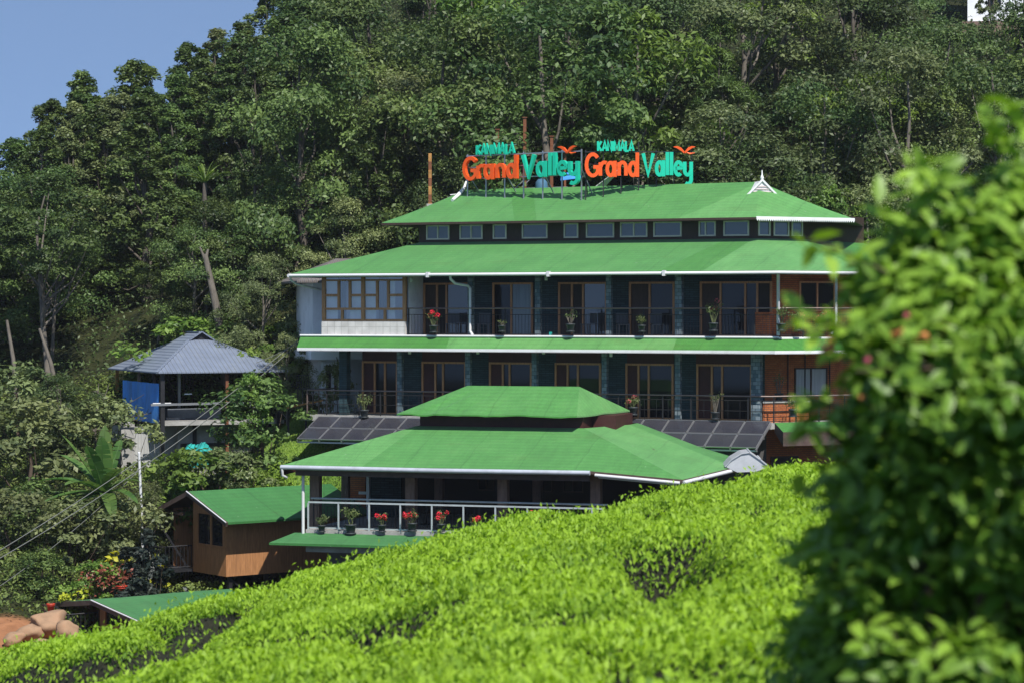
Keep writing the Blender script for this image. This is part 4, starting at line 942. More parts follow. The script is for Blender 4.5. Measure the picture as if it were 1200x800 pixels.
# ------------------------------------------------------------------ potted plants
def pot_plant(loc, kind, label, group, h=.55, rs=None, name='potted_plant', scale=1.0):
    rs = rs or np.random.RandomState(1)
    r = empty(name, loc, rs.uniform(0, 6), label, 'potted plant', group, (scale,) * 3)
    pot = MB().lathe([(0, 0), (.10, 0), (.11, .02), (.145, .2), (.165, .2), (.165, .25), (.14, .25), (.13, .21), (0, .21)], (0, 0, 0), 12).build('pot', POT, r)
    MB().lathe([(0, -.03), (.15, -.03), (.16, .012), (.12, .012), (.11, -.004), (0, -.004)], (0, 0, 0), 12).build('saucer', POT, r)
    st = MB(); tips = []
    nb = {'red': 7, 'twig': 8, 'leafy': 6, 'flower': 7}[kind]
    for k in range(nb):
        a = 2.4 * k + rs.uniform(-.4, .4); o = rs.uniform(.08, .26); hh = h * rs.uniform(.6, 1.05)
        p = [Vector((.03 * math.cos(a), .03 * math.sin(a), .2)), Vector((o * .5 * math.cos(a), o * .5 * math.sin(a), .2 + hh * .45)), Vector((o * math.cos(a), o * math.sin(a), .2 + hh))]
        st.tube(p, [.016, .012, .006], 5, caps=False); tips.append(p[2]); tips.append(p[1].lerp(p[2], .6))
        if kind == 'twig':
            q = p[1] + Vector((rs.uniform(-.14, .14), rs.uniform(-.14, .14), hh * .4)); st.tube([p[1], q], [.01, .004], 4, caps=False); tips.append(q)
    st.build('stem', STEM if kind != 'twig' else BARKP, r)
    T = np.array([list(t) for t in tips]); nl = {'red': 110, 'twig': 60, 'leafy': 170, 'flower': 130}[kind]
    C = T[rs.randint(0, len(T), nl)] + rs.normal(size=(nl, 3)) * np.array([.055, .055, .05]); Nn = rs.normal(size=(nl, 3)) + np.array([0, 0, .8])
    link('foliage', leaves_mesh('foliage', C, Nn, rs.uniform(.06, .11, nl), L_POT, rs), r)
    if kind in ('red', 'flower'):
        nf = 260 if kind == 'red' else 70; hd = T[rs.permutation(len(T))[:5 if kind == 'red' else 3]] + np.array([0, 0, .04])
        C = hd[rs.randint(0, len(hd), nf)] + unit(rs, nf) * .075; me = leaves_mesh('blossom', C, unit(rs, nf), rs.uniform(.035, .06, nf), REDF if kind == 'red' else PINKF, rs, aspect=.9)
        link('blossom', me, r)
    return r
G3, G2 = 'potted plants hung along the upper balustrade', 'potted plants along the lower balustrade'
rsP = np.random.RandomState(77)
def hpot(px, py, kind, label, grp, v=-.24, h=.42, sc=1.0):
    q = HF.pv(px, py, v) if v is not None else None; return pot_plant(HF.w(q), kind, label, grp, h * rsP.uniform(.8, 1.25), rsP, scale=sc * rsP.uniform(.85, 1.15))
hpot(508, 389, 'red', 'potted plant with big red flower head on upper balustrade left of the white downpipe', G3)
hpot(588, 388, 'twig', 'sparse twiggy potted plant on upper balustrade in front of the grey curtain door', G3, h=.3)
hpot(668.5, 388, 'twig', 'yellowish twiggy potted plant on upper balustrade right of the turquoise drain box', G3)
hpot(752, 388, 'leafy', 'small leafy potted plant on upper balustrade in front of the fourth door', G3, h=.35)
hpot(836, 387, 'flower', 'tall branching potted plant with pink blossom at the widest upper balcony door', G3, h=.6)
def cpot(px, py, kind, label, grp, off=.22, h=.42):
    c = HF.hit(px, (HF.u(912, 0), 0), CH); q = Vector((c[0] + nC[0] * off, c[1] + nC[1] * off, 0)); w = HF.w(q); z = at(px, py, w.y).z; return pot_plant(Vector((w.x, w.y, z)), kind, label, grp, h, rsP)
cpot(910, 387, 'leafy', 'bushy potted plant growing over the corner downpipe of the upper balustrade', G3, .3, .6)
cpot(931, 387, 'flower', 'potted plant with pink blossoms just right of the corner downpipe', G3)
cpot(957, 387, 'flower', 'potted plant with drooping pink blossoms furthest along the brick corner of upper balustrade', G3)
hpot(427, 488, 'leafy', 'spreading leafy potted plant at the open left end of the lower balustrade', G2, h=.5)
hpot(742, 485, 'flower', 'bushy potted plant with pale pink blossom on lower balustrade beside the small cap roof', G2)
hpot(838, 490, 'twig', 'bare twiggy plant in large black pot on lower balustrade', G2, h=.62, sc=1.1)
c_ = HF.hit(925, (HF.u(903, 0), 0), CH); w = HF.w((c_[0] + .2, c_[1] - .2, 0)); pot_plant(Vector((w.x, w.y, at(925, 487, w.y).z)), 'leafy', 'pale leafy potted plant on lower balustrade in front of the brick parapet', G2, .4, rsP)
c_ = HF.hit(913, q0, CH); w = HF.w((c_[0], c_[1], 0)); pot_plant(Vector((w.x, w.y, zp + .085)), 'twig', 'tall dark twiggy potted plant standing on the brick parapet coping', G2, .85, rsP)

# ------------------------------------------------------------------ balcony chairs (upper floor)
def chair(loc, rz, label, grp='chairs on the upper balcony'):
    r = empty('balcony_chair', loc, rz, label, 'chair', grp)
    MB().box((-.22, -.22, .42), (.22, .22, .46)).build('seat', mat('grey_plastic', (.07, .08, .09), .5) if 'grey_plastic' not in bpy.data.materials else bpy.data.materials['grey_plastic'], r)
    MB().slab([(-.22, .2, .86), (.22, .2, .86), (.22, .235, .86), (-.22, .235, .86)], .38).build('backrest', bpy.data.materials['grey_plastic'], r)
    for x, y in ((-.19, -.19), (.19, -.19), (-.19, .19), (.19, .19)): MB().box((x - .02, y - .02, 0), (x + .02, y + .02, .419)).build('leg', bpy.data.materials['grey_plastic'], r)
    return r
ch0 = None
for px, lb in ((530, 'grey chair behind the upper balustrade, next to the red flower pot'), (567, 'grey chair on the upper balcony just right of the bent downpipe'), (690, 'grey chair behind the upper balustrade beside the yellowish twiggy plant'), (730, 'grey chair on the upper balcony right of the stone column at the third door'), (770, 'grey chair on the upper balcony in front of the fourth glass pane')):
    q = HF.w((HF.u(px, .75), .75, Z3 + .003))
    if ch0 is None: ch0 = chair(q, HA + .2, lb); c = ch0
    else: c = copy_tree(ch0); c.location = q; c.rotation_euler = (0, 0, HA + rsP.uniform(-.6, .6)); c['label'] = lb

# ------------------------------------------------------------------ restaurant pavilion
PA = rad(-16); po = at(360, 365, 84); PF = Frame((po.x, po.y), PA)
pav = empty('restaurant_pavilion', (po.x, po.y, 0), PA, 'green roofed open restaurant pavilion with a small cap roof, in front of the hotel', 'pavilion')
ZE = PF.pv(400, 546, -.9).z
a_ = PF.pv(330, 545, -.9); Ap = Vector((a_.x, -.9, ZE)); Bp = Vector((PF.u(692, -.9), -.9, ZE)); Cq = PF.pv(800, 561.5, -1.1); Cp = Cq
Dp = PF.pz(860, 547, ZE)
vT = 3.2; ZT = PF.pv(590, 500, vT).z
T1, T2 = Vector((PF.u(488, vT), vT, ZT)), Vector((PF.u(684, vT), vT, ZT)); T3 = PF.pz(738, 497, ZT); bk = 10.5
D2 = Vector((Dp.x - .6, bk + 1.4, ZE)); A2 = Vector((Ap.x, bk + 1.4, ZE)); T4 = Vector((T3.x, 7.5, ZT)); T5 = Vector((T1.x, 7.5, ZT))
sL = (PF.u(424, -.9) - Ap.x) / (Bp.x - Ap.x)
mb = MB()
patchquad(mb, Ap, Bp, T2, T1, [(0, sL, 0, .01, 2), (sL, 1, .01, 1, 0)]); mb.face([Bp, Cp, T2], 0)
mb.face([Cp, Dp, T3, T2], 2); mb.face([Dp, D2, T4, T3], 0); mb.face([D2, A2, T5, T4], 0); mb.face([A2, Ap, T1, T5], 1)
under(mb, [[Ap, Bp, T2, T1], [Bp, Cp, T2], [Cp, Dp, T3, T2], [Dp, D2, T4, T3], [A2, Ap, T1, T5], [D2, A2, T5, T4]], .1, 3); rim(mb, [Ap, Bp, Cp, Dp, D2, A2, Ap], .1, 3)
proof = mb.build('roof', [TURF, TURF2, TURF3, PURLIN], pav)
mb = MB(); dz = Vector((0, -.07, -.06)); mb.tube([Ap + dz, lerp(Ap, Bp, .5) + dz - Vector((0, 0, .02)), Bp + dz], .08, 8); mb.build('gutter', GUTG, proof)
mb = MB(); mb.tube([lerp(Bp, Cp, .05) + Vector((0, 0, -.12)), lerp(Bp, Cp, .97) + Vector((0, 0, -.12))], .055, 6); mb.tube([lerp(Bp, Cp, .05) + Vector((.1, .1, -.2)), lerp(Bp, Cp, .9) + Vector((.1, .1, -.2))], .03, 6); mb.tube([Cp + Vector((.03, 0, -.1)), Dp + Vector((.03, -.05, -.1))], .07, 8); mb.build('gutter', PVC, proof)
MB().box((Ap.x + .4, -.62, ZE - .36), (Bp.x - .1, -.5, ZE - .102)).build('eave_beam', PURLIN, pav)
MB().bar((Ap.x - .02, -.85, ZE - .2), (Ap.x - .25, 1.0, ZE - .2), .1, .3).build('barge_board', MAROON, pav)
MB().tube([(Ap.x + .05, -.98, ZE - .08), (Ap.x + .06, -.98, ZE - .34), (Ap.x + .16, -.8, ZE - .42)], .05, 8).build('gutter_outlet', PVC, pav)
# cap roof
vC = 2.5; ZC = PF.pv(590, 486, vC).z; C1 = Vector((PF.u(465, vC), vC, ZC)); C2 = Vector((PF.u(676, vC), vC, ZC)); C3 = PF.pz(738, 480.5, ZC); vR = 4.9; ZR = PF.pv(610, 452, vR).z
R1, R2 = Vector((PF.u(548, vR), vR, ZR)), Vector((PF.u(679, vR), vR, ZR)); C4 = Vector((C1.x, C3.y + .3, ZC)); C3 = Vector((C3.x, C3.y, ZC))
mb = MB(); n = 24; rr_ = random.Random(2)
for (o0, o1, i1, i0, m) in ((C1, C2, R2, R1, 0), (C2, C3, R2, R2, 2), (C3, C4, R1, R2, 0), (C4, C1, R1, R1, 1)):
    k = n if m == 0 else 6; js = [rr_.uniform(-.035, .02) if 0 < i < k else 0 for i in range(k + 1)]
    for i in range(k):
        a, b = lerp(o0, o1, i / k), lerp(o0, o1, (i + 1) / k); a.z += js[i]; b.z += js[i + 1]
        mb.face([a, b, lerp(i0, i1, (i + 1) / k), lerp(i0, i1, i / k)], m); mb.face([b, a, a - Vector((0, 0, .05)), b - Vector((0, 0, .05))], m)
mb.face([q - Vector((0, 0, .06)) for q in (C4, C3, C2, C1)], 3)
cap = mb.build('cap_roof', [TURF, TURF2, TURF3, WOODD], pav)
mb = MB(); mb.box((T1.x + .1, vT + .1, ZT - .3), (T2.x - .05, 7.2, ZC - .07)); mb.box((T2.x - .049, vT + 1.4, ZT - .3), (T3.x - .1, 7.2, ZC - .07)); mb.build('lantern_wall', MAROON, pav)
# floor, walls, columns
ZF = PF.pv(420, 621, -.35).z
xr = PF.u(712, 0); MB().slab([(PF.u(358, -.4), -.4, ZF), (xr, -.4, ZF), (xr + 2.5, 2, ZF), (xr + 2.5, 10, ZF), (PF.u(358, -.4), 10, ZF)], .25).build('floor_slab', CONC, pav)
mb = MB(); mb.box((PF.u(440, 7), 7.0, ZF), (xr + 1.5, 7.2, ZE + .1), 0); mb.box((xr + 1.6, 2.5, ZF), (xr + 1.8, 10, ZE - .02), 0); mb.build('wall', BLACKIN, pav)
MB().box((PF.u(404, 6), 6.0, ZF), (PF.u(428, 6), 6.2, ZE + .0)).build('brick_panel', BRICK, pav)
MB().box((PF.u(434, 5), 5.0, ZF), (PF.u(470, 5), 5.15, ZE + .0)).build('slate_panel', SLATE, pav)
mb = MB(); mb.box((PF.u(429, 4), 4, ZF), (PF.u(432.5, 4), 4.12, ZE - .02)); mb.box((PF.u(420, 4), 4, ZF + .9), (PF.u(428.5, 4), 4.1, ZF + 1.0)); mb.build('white_post', WHITE, pav)
mb = MB(); mb.box((PF.u(379, 3), 3, ZF), (PF.u(404, 3), 3.04, ZE)); mb.build('glass_screen', CLEAR, pav)
cm = None
for px, v, w in ((370, .7, .34), (482, .7, .34), (590, .7, .34), (699, .7, .34), (515, 4.2, .3), (405, 4.2, .26), (630, 4.2, .3)):
    if v < 1: MB().box((PF.u(px, v) - w / 2, v - w / 2, ZF + .002), (PF.u(px, v) + w / 2, v + w / 2, ZE + .15)).build('column', COLB, pav)
    else: MB().box((PF.u(px, v) - w / 2, v - w / 2, ZF + .002), (PF.u(px, v) + w / 2, v + w / 2, ZE + .0)).build('column', COLB, pav)
for x0, x1 in ((560, 580), (625, 648), (660, 684)):
    wall_window(pav, (PF.u(x0, 6.99), 6.99), (PF.u(x1, 6.99), 6.99), ZF + .9, ZF + 1.7, (0, -1), WOODD, GLASS, .05, (.5,))
# tables and chairs, faint in the shade
tb = empty('dining_table', PF.w((PF.u(500, 2.5), 2.5, ZF + .002)), PA, 'dark dining table in the shade between the second and third pavilion columns', 'table', 'dining tables in the pavilion')
MB().lathe([(0, .72), (.5, .72), (.5, .76), (0, .76)], (0, 0, 0), 20).build('table_top', WOODD, tb); MB().lathe([(.28, 0), (.28, .03), (.05, .06), (.05, .719)], (0, 0, 0), 12).build('leg', IRON, tb)
for px, lb in ((555, 'dark dining table in the shade just left of the third pavilion column'), (655, 'dark dining table in the shade near the last pavilion column')):
    t = copy_tree(tb); t.location = PF.w((PF.u(px, 2.5), 2.5, ZF + .002)); t['label'] = lb
# railing: outer pale one, inner one with black balusters
hr = PF.pv(420, 589, -.35).z - ZF
x0, x1 = PF.u(361, -.35), PF.u(708, -.35)
rail_ = MB().bar((x0, -.35, ZF + hr), (x1, -.35, ZF + hr), .055, .055).build('railing', GALV, pav)
pm = None
for px in (361, 396.5, 432.5, 469, 506, 543, 580.5, 618, 655, 694, 706.5):
    l = (PF.u(px, -.35), -.35, ZF)
    if pm is None: pm = MB().box((-.026, -.024, 0), (.026, .024, hr - .03)).build('post', GALV, rail_, l)
    else: copy_part(pm, l)
MB().bar((x0, -.352, ZF + .06), (x1, -.352, ZF + .06), .04, .045).build('bottom_rail', GALV, rail_)
r2 = MB().tube([(x0 - .1, .18, ZF + hr + .09), (x1, .18, ZF + hr + .09)], .035, 8).build('inner_railing', GALV, pav)
g = MB(); 
for z in (.1, .78): g.bar((x0, .18, ZF + z), (x1, .18, ZF + z), .02, .02)
k = x0
while k < x1: g.bar((k, .18, ZF + .1), (k, .18, ZF + .78), .016, .016); k += .13
g.build('grille', IRON, r2)
k = x0; g = MB()
for i in range(8): xx = x0 + (x1 - x0) * i / 7; g.box((xx - .02, .16, ZF), (xx + .02, .2, ZF + hr + .08))
g.build('frame', IRON, r2)
MB().tube([(PF.u(355, -.5), -.5, ZF - .3), (PF.u(355, -.5), -.5, ZE - .1)], .055, 8).build('downpipe', PVC, pav)
# small green canopy below the terrace
mb = MB(); u0, u1 = PF.u(345, -.45), PF.u(560, -.45); zt_ = ZF - .12; zb_ = PF.pv(380, 637, -1.7).z
K = [Vector((u0, -.45, zt_)), Vector((u1, -.45, zt_)), Vector((u1, -1.7, zb_)), Vector((PF.u(315, -1.7), -1.7, zb_))]
mb.face([K[3], K[2], K[1], K[0]], 0); rim(mb, [K[3], K[2]], .08, 0); mb.face([q - Vector((0, 0, .08)) for q in K], 1); mb.face([K[0], K[3], K[3] - Vector((0, 0, .08)), K[0] - Vector((0, 0, .08))], 0)
mb.build('canopy', [TURFC, PURLIN], pav)
MB().box((PF.u(358, -1.2), -1.2, zb_ - .33), (u1, -1.05, zb_ - .0)).build('canopy_fascia', CONC, pav)
mb = MB(); mb.box((PF.u(385, 1), 1.0, -12), (xr + 1, 9, ZF - .252)); mb.build('base_wall', CONCD, pav)
# potted flowers along the railing
GP = 'flower pots along the pavilion railing'
for px, py, kind, lb in ((377, 622, 'leafy', 'bare green potted plant at the left end of the pavilion railing'), (411, 624, 'leafy', 'largest leafy green potted plant, second along the pavilion railing'), (447.5, 622, 'red', 'red flowered pot third along the pavilion railing, its blooms leaning right'), (483, 621, 'red', 'red flowered pot in front of the second pavilion column'), (517, 621, 'red', 'red flowered pot with mixed green leaves midway along the pavilion railing'), (556, 622, 'red', 'vivid red flowered pot left of the third pavilion column'), (592, 622, 'flower', 'pale green pot with few pink blooms in front of the third pavilion column'), (626, 623, 'red', 'red flowered pot right of the third pavilion column, above the tea')):
    q = PF.pv(px, py, -.56); pot_plant(PF.w(q), kind, lb, GP, rsP.uniform(.3, .5), rsP, scale=rsP.uniform(.88, 1.1) if px != 411 else 1.25)
# bent sheet-metal duct to the right of the pavilion roof
dq = at(873, 541, 82.3); mb = MB()
prof = [(-.72, -.12), (-.5, .12), (-.15, .33), (.12, .37), (.48, .12), (.8, -.14)]
mb.face([(x, -.40, z) for x, z in prof] + [(.3, -.40, -.3), (-.3, -.40, -.32)])
for (a, b), (c, d) in zip(prof[:-1], prof[1:]):
    mb.slab([(a, -.45, b), (c, -.45, d), (c, .55, d + .05), (a, .55, b + .05)], .03)
mb.bar((.12, -.46, .385), (.12, .57, .43), .04, .04); mb.bar((.48, -.46, .135), (.48, .56, .185), .04, .04)
o = mb.build('bent_metal_sheet', mat('bright_metal', (.66, .68, .7), .3, .35, var=.1), None, dq); tag(o, 'folded shiny metal sheet lying right of the pavilion roof under the solar panels', 'metal sheet')
mb = MB(); mb.box((-.06, -.3, -3), (.06, -.18, -.3)); p_ = mb.build('support', IRON, o)

# ------------------------------------------------------------------ white annex house at the left
AA = rad(14); ao_ = at(366.5, 365, 97); AF = Frame((ao_.x, ao_.y), AA)
ann = empty('annex_house', (ao_.x, ao_.y, 0), AA, 'white annex house with grey brown sheet roof behind the left end of the hotel', 'house')
def aL(px, py): d = AF.I @ ray(px, py); t = -AF.c.x / d.x; return AF.c + d * t     # on the left side wall plane u=0
z_t, z_f = at(360, 326, 97).z, at(360, 411, 97).z; z_b = at(360, 421, 97).z
LW = 4.2
MB().box((0, 0, z_f), (2.3, LW, z_t + .28)).build('upper_wall', WALLW, ann)
MB().box((-.12, -.35, z_b), (2.4, LW, z_f - .002)).build('floor_band', WALLW, ann)
MB().box((.5, .9, -7), (2.3, LW, z_b - .002)).build('lower_wall', WALLW, ann)
MB().box((1.05, -.2, -7), (1.5, .25, z_b - .002)).build('pillar', WALLW, ann)
wall_window(ann, (.25 + .3, .9), (1.0 + .35, .9), at(370, 462, 98).z, at(370, 424, 98).z, (0, -1), WHITE, BLACKIN, .12, (.5,), depth=.08)
mb = MB(); er = -.75; zr0 = at(340, 329, 96).z
mb.face([(er, -.7, zr0), (3.4, -.7, zr0), (2.9, 2.1, zr0 + .95), (1.3, 2.1, zr0 + .95)]); mb.face([(er, 5, zr0), (er, -.7, zr0), (1.3, 2.1, zr0 + .95)]); mb.face([(3.4, 5, zr0), (er, 5, zr0), (1.3, 2.1, zr0 + .95), (2.9, 2.1, zr0 + .95)]); mb.face([(3.4, -.7, zr0), (3.4, 5, zr0), (2.9, 2.1, zr0 + .95)])
mb.face([(er, -.7, zr0 - .08), (er, 5, zr0 - .08), (3.4, 5, zr0 - .08), (3.4, -.7, zr0 - .08)]); rim(mb, [(er, 5, zr0), (er, -.7, zr0), (3.4, -.7, zr0)], .08, 0)
mb.build('roof', ROOFG, ann)
rt = MB(); rv = random.Random(9)
for k in range(16):
    x = rv.uniform(.95, 1.6); pts = [Vector((x + rv.uniform(-.08, .08), -.36 + rv.uniform(-.05, .08), z_b + .1 - j * .28)) for j in range(6)]; rt.tube(pts, [.025, .02, .02, .018, .015, .01], 4, caps=False)
tag(rt.build('hanging_roots', BARKP), 'bundle of pale dry roots hanging in front of the annex pillar', 'roots'); bpy.data.objects['hanging_roots'].location = (ao_.x, ao_.y, 0); bpy.data.objects['hanging_roots'].rotation_euler = (0, 0, AA)
# dark garden chair on a plank deck beside the annex
dp = at(352, 476, 95.5); r = empty('plank_deck', dp, 0, 'small ochre plank deck with dark roof edge beside the annex', 'deck')
MB().slab([(-.75, -.2, -.06), (.9, -.2, .28), (.9, .8, .28), (-.75, .8, -.06)], .06).build('boards', RUSTY, r); mb = MB()
for x in (-.5, .2, .8): mb.box((x - .04, .2, -1.6), (x + .04, .28, -.12))
mb.build('support', IRON, r)
r = empty('garden_chair', at(358, 468, 95), .5, 'black wrought iron garden chair standing beside the annex pillar', 'chair'); 
MB().box((-.25, -.25, .42), (.25, .25, .45)).build('seat', IRON, r); mb = MB()
for k in range(6): mb.bar((-.25 + k * .1, .25, .45), (-.25 + k * .1, .3, .95), .02, .02)
mb.bar((-.27, .3, .96), (.27, .3, .96), .03, .03); mb.bar((-.27, -.2, .68), (-.27, .28, .68), .03, .03); mb.bar((.27, -.2, .68), (.27, .28, .68), .03, .03); mb.build('backrest', IRON, r)
for x, y in ((-.23, -.23), (.23, -.23), (-.23, .23), (.23, .23)): MB().box((x - .02, y - .02, -.15), (x + .02, y + .02, .419)).build('leg', IRON, r)

# ------------------------------------------------------------------ wooden cottages on stilts
def cottage(corner, ang, zfl, zev, zap, Lw, Wd, ovl, label, details=True):
    r = empty('wooden_cottage', (corner.x, corner.y, zfl), ang, label, 'cottage', 'wooden cottages with green roofs')
    ze, zr_ = zev - zfl, zap - zfl; ov = .88; sl = (zr_ - ze) / (Wd / 2 + ov); zw = ze + sl * ov - .11
    mb = MB(); V = lambda x, y, z: Vector((x, y, z))
    W0 = .0
    mb.face([V(0, 0, 0), V(Lw, 0, 0), V(Lw, 0, zw), V(0, 0, zw)])                       # long wall
    wz0, wz1 = ze * .47, min(ze + .12, zw - .05)
    mb.face([V(0, Wd * .62, 0), V(0, 0, 0), V(0, 0, wz0), V(0, Wd * .62, wz0)]); mb.face([V(0, .12, wz0), V(0, 0, wz0), V(0, 0, zw), V(0, .12, wz1)])
    mb.face([V(0, Wd * .62, wz0), V(0, Wd * .55, wz0), V(0, Wd * .55, wz1), V(0, Wd * .62, wz1)]); mb.face([V(0, Wd * .62, wz1), V(0, 0, wz1), V(0, 0, zw), V(0, Wd / 2, zw + sl * Wd / 2 - .05), V(0, Wd * .62, zw + sl * Wd * .38 - .05)])
    mb.face([V(Lw, 0, 0), V(Lw, Wd, 0), V(Lw, Wd, zw), V(Lw, Wd / 2, zw + sl * Wd / 2), V(Lw, 0, zw)]); mb.face([V(Lw, Wd, 0), V(0, Wd, 0), V(0, Wd, zw), V(Lw, Wd, zw)])
    mb.face([V(0, Wd, 0), V(0, Wd * .62, 0), V(0, Wd * .62, ze * .8), V(0, Wd, ze * .8)]) if not details else None
    mb.slab([V(0, 0, -.001), V(Lw, 0, -.001), V(Lw, Wd, -.001), V(0, Wd, -.001)], .1)
    mb.build('wall', PLY, r)
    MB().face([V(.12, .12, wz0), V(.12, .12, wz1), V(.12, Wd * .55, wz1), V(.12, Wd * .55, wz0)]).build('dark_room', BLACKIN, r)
    mb = MB()
    for y in (.15, Wd * .275, Wd * .53): mb.box((-.03, y - .04, wz0), (.05, y + .04, wz1))
    mb.box((-.03, .19, wz0), (.05, Wd * .275 - .041, wz0 + .06)); mb.box((-.03, Wd * .275 + .041, wz0), (.05, Wd * .53 - .041, wz0 + .06)); win = mb.build('window', PLY, r)
    MB().face([V(.02, Wd * .53, wz0 + .06), V(.02, .19, wz0 + .06), V(.02, .19, wz1), V(.02, Wd * .53, wz1)]).build('pane', GLASS, win)
    # roof
    mb = MB(); x0, x1 = -ovl, Lw + .5; yE = -ov; yR = Wd / 2; yB = Wd + ov
    n = 10
    for i in range(n):
        a, b = x0 + (x1 - x0) * i / n, x0 + (x1 - x0) * (i + 1) / n
        mb.face([V(a, yE, ze), V(b, yE, ze), V(b, yR, zr_), V(a, yR, zr_)], 0); mb.face([V(b, yB, ze), V(a, yB, ze), V(a, yR, zr_), V(b, yR, zr_)], 0)
    t = .08
    for ya, yb in ((yE, yR), (yR, yB)):
        za, zb = (ze if ya != yR else zr_), (ze if yb != yR else zr_)
        mb.face([V(x0, ya, za - t), V(x0, yb, zb - t), V(x1, yb, zb - t), V(x1, ya, za - t)], 1)
        for x in (x0, x1): mb.face([V(x, ya, za - t), V(x, ya, za), V(x, yb, zb), V(x, yb, zb - t)], 1)
    mb.face([V(x0, yE, ze - t), V(x1, yE, ze - t), V(x1, yE, ze), V(x0, yE, ze)], 0); mb.face([V(x1, yB, ze - t), V(x0, yB, ze - t), V(x0, yB, ze), V(x1, yB, ze)], 0)
    rf = mb.build('roof', [TURFC, WOODD], r)
    for ya, za, yb, zb in ((yE, ze, yR, zr_), (yB, ze, yR, zr_)):
        MB().bar(V(x0 - .04, ya, za - .08), V(x0 - .04, yb, zb - .08), .06, .16).build('barge_board', PURLIN, rf)
    MB().tube([V(x0 - .09, yE, ze), V(x0 - .09, yR, zr_)], .025, 6).build('rake_pipe', PVC, rf)
    mb = MB(); mb.box((-.4, Wd * .64, ze + .02), (-.3, Wd * 1.05, ze + .14)); mb.build('porch_beam', WOODD, r)
    # porch with balustrade at the far side of the gable end
    MB().slab([V(-1.3, Wd * .625, 0), V(-.002, Wd * .625, 0), V(-.002, Wd, 0), V(-1.3, Wd, 0)], .1).build('porch_floor', IRON, r)
    mb = MB(); P = [V(-.02, Wd * .64, 0), V(-1.27, Wd * .64, 0), V(-1.27, Wd * .98, 0)]
    for z in (.08, .85): mb.tube([p + V(0, 0, z) for p in P], .02, 6)
    for a, b in zip(P[:-1], P[1:]):
        for k in range(9): q = a.lerp(b, k / 8); mb.bar(q + V(0, 0, .08), q + V(0, 0, .85), .02, .02)
    mb.build('porch_railing', IRON, r)
    MB().bar(V(-.05, Wd * .70, .02), V(-1.0, Wd * .95, ze + .1), .06, .06).build('brace', IRON, r)
    MB().box((-1.3, Wd * .94, .01), (-1.22, Wd * .98, ze + .1)).build('porch_post', WOODD, r)
    pm = None
    for x in (.3, Lw * .35, Lw * .65, Lw - .3):
        for y in (.25, Wd - .4):
            if pm is None: pm = MB().box((-.07, -.07, -4.5), (.07, .07, -.103)).build('stilt', IRON, r, (x, y, 0))
            else: copy_part(pm, (x, y, 0))
    MB().bar((.3, .25, -.2), (Lw * .35, .25, -1.4), .06, .06).build('brace', IRON, r)
    return r
cc_ = at(265, 672, 86); zfl = cc_.z; zev = at(265, 612, 86).z
cottage(cc_, rad(38), zfl, zev + .1, at(215, 574, 87.6).z, 5.2, 3.7, .45, 'brown panelled cottage on stilts with green roof, left of the pavilion terrace')
c2_ = at(164, 765, 77); cottage(c2_, rad(38), c2_.z + .2, at(152, 722, 77).z, at(112, 702, 78.5).z, 4.1, 4.3, .5, 'lower cottage whose green roof just clears the tea bushes at left')
# ------------------------------------------------------------------ gazebo on posts
ga = rad(24); go = at(190, 365, 96.5); GF = Frame((go.x, go.y), ga)
gaz = empty('open_gazebo', (go.x, go.y, 0), ga, 'open gazebo on thin posts under a blue grey corrugated hip roof', 'gazebo')
zE = at(190, 436, 96).z; zR = at(236, 389.5, 99).z
gx = GF.u(334, 0); gy = GF.pu(137, 436, 0).y; gy = min(max(gy, 4.5), 7.0)
mb = MB(); o_ = .32
E0, E1, E2, E3 = Vector((-o_, -o_, zE)), Vector((gx + .1, -o_, zE)), Vector((gx + .1, gy + o_, zE)), Vector((-o_, gy + o_, zE))
ym = gy / 2; gxl, gxr = gx * .40, gx * .46; zh = zE + (zR - zE) * .80
R1, R2 = Vector((gx * .46, ym - 1.0, zR)), Vector((gx * .46, ym + 1.0, zR)); H0, H1 = Vector((gx * .36, ym - 1.0, zh)), Vector((gx * .56, ym - 1.0, zh))
H2, H3 = Vector((gx * .56, ym + 1.0, zh)), Vector((gx * .36, ym + 1.0, zh))
for f in ([E0, E1, H1, H0], [E1, E2, H2, R2, R1, H1], [E2, E3, H3, H2], [E3, E0, H0, R1, R2, H3]): mb.face(f)
mb.face([q - Vector((0, 0, .05)) for q in (E3, E2, E1, E0)], 1); rim(mb, [E0, E1, E2, E3, E0], .05, 0)
mb.face([H0 + Vector((0, .04, 0)), H1 + Vector((0, .04, 0)), R1 + Vector((0, .04, 0))], 1)
grf = mb.build('roof', [SHEET, IRON], gaz)
mb = MB(); mb.bar(H0 - Vector((0, .05, 0)), R1 - Vector((0, .05, -.02)), .1, .05); mb.bar(H1 - Vector((0, .05, 0)), R1 - Vector((0, .05, -.02)), .1, .05); mb.bar(E0, H0, .12, .04); mb.bar(E1, H1, .12, .04); mb.bar(R1, R2, .2, .05); mb.build('ridge_cap', SHEET, grf)
gzb = -9.5
zD = at(200, 494, 96.5).z
for x, y, w, m in ((0, 0, .16, IRON), (gx * .52, 0, .12, RUST), (gx - .3, 0, .12, IRON), (0, gy, .12, RUSTY), (0, gy * .5, .10, IRONB), (gx * .35, gy * .55, .11, STEEL), (gx - .3, gy, .12, IRON), (gx * .7, gy, .1, IRON)):
    MB().box((x - w / 2, y - w / 2, gzb), (x + w / 2, y + w / 2, zE - .055)).build('post', m, gaz)
MB().slab([(.12, .12, zD), (gx, .12, zD), (gx, gy, zD), (.12, gy, zD)], .16).build('deck', CONC, gaz)
MB().box((gx * .18, 2.5, zD + .002), (gx * .62, 2.9, zD + .42)).build('low_wall', CONC, gaz)
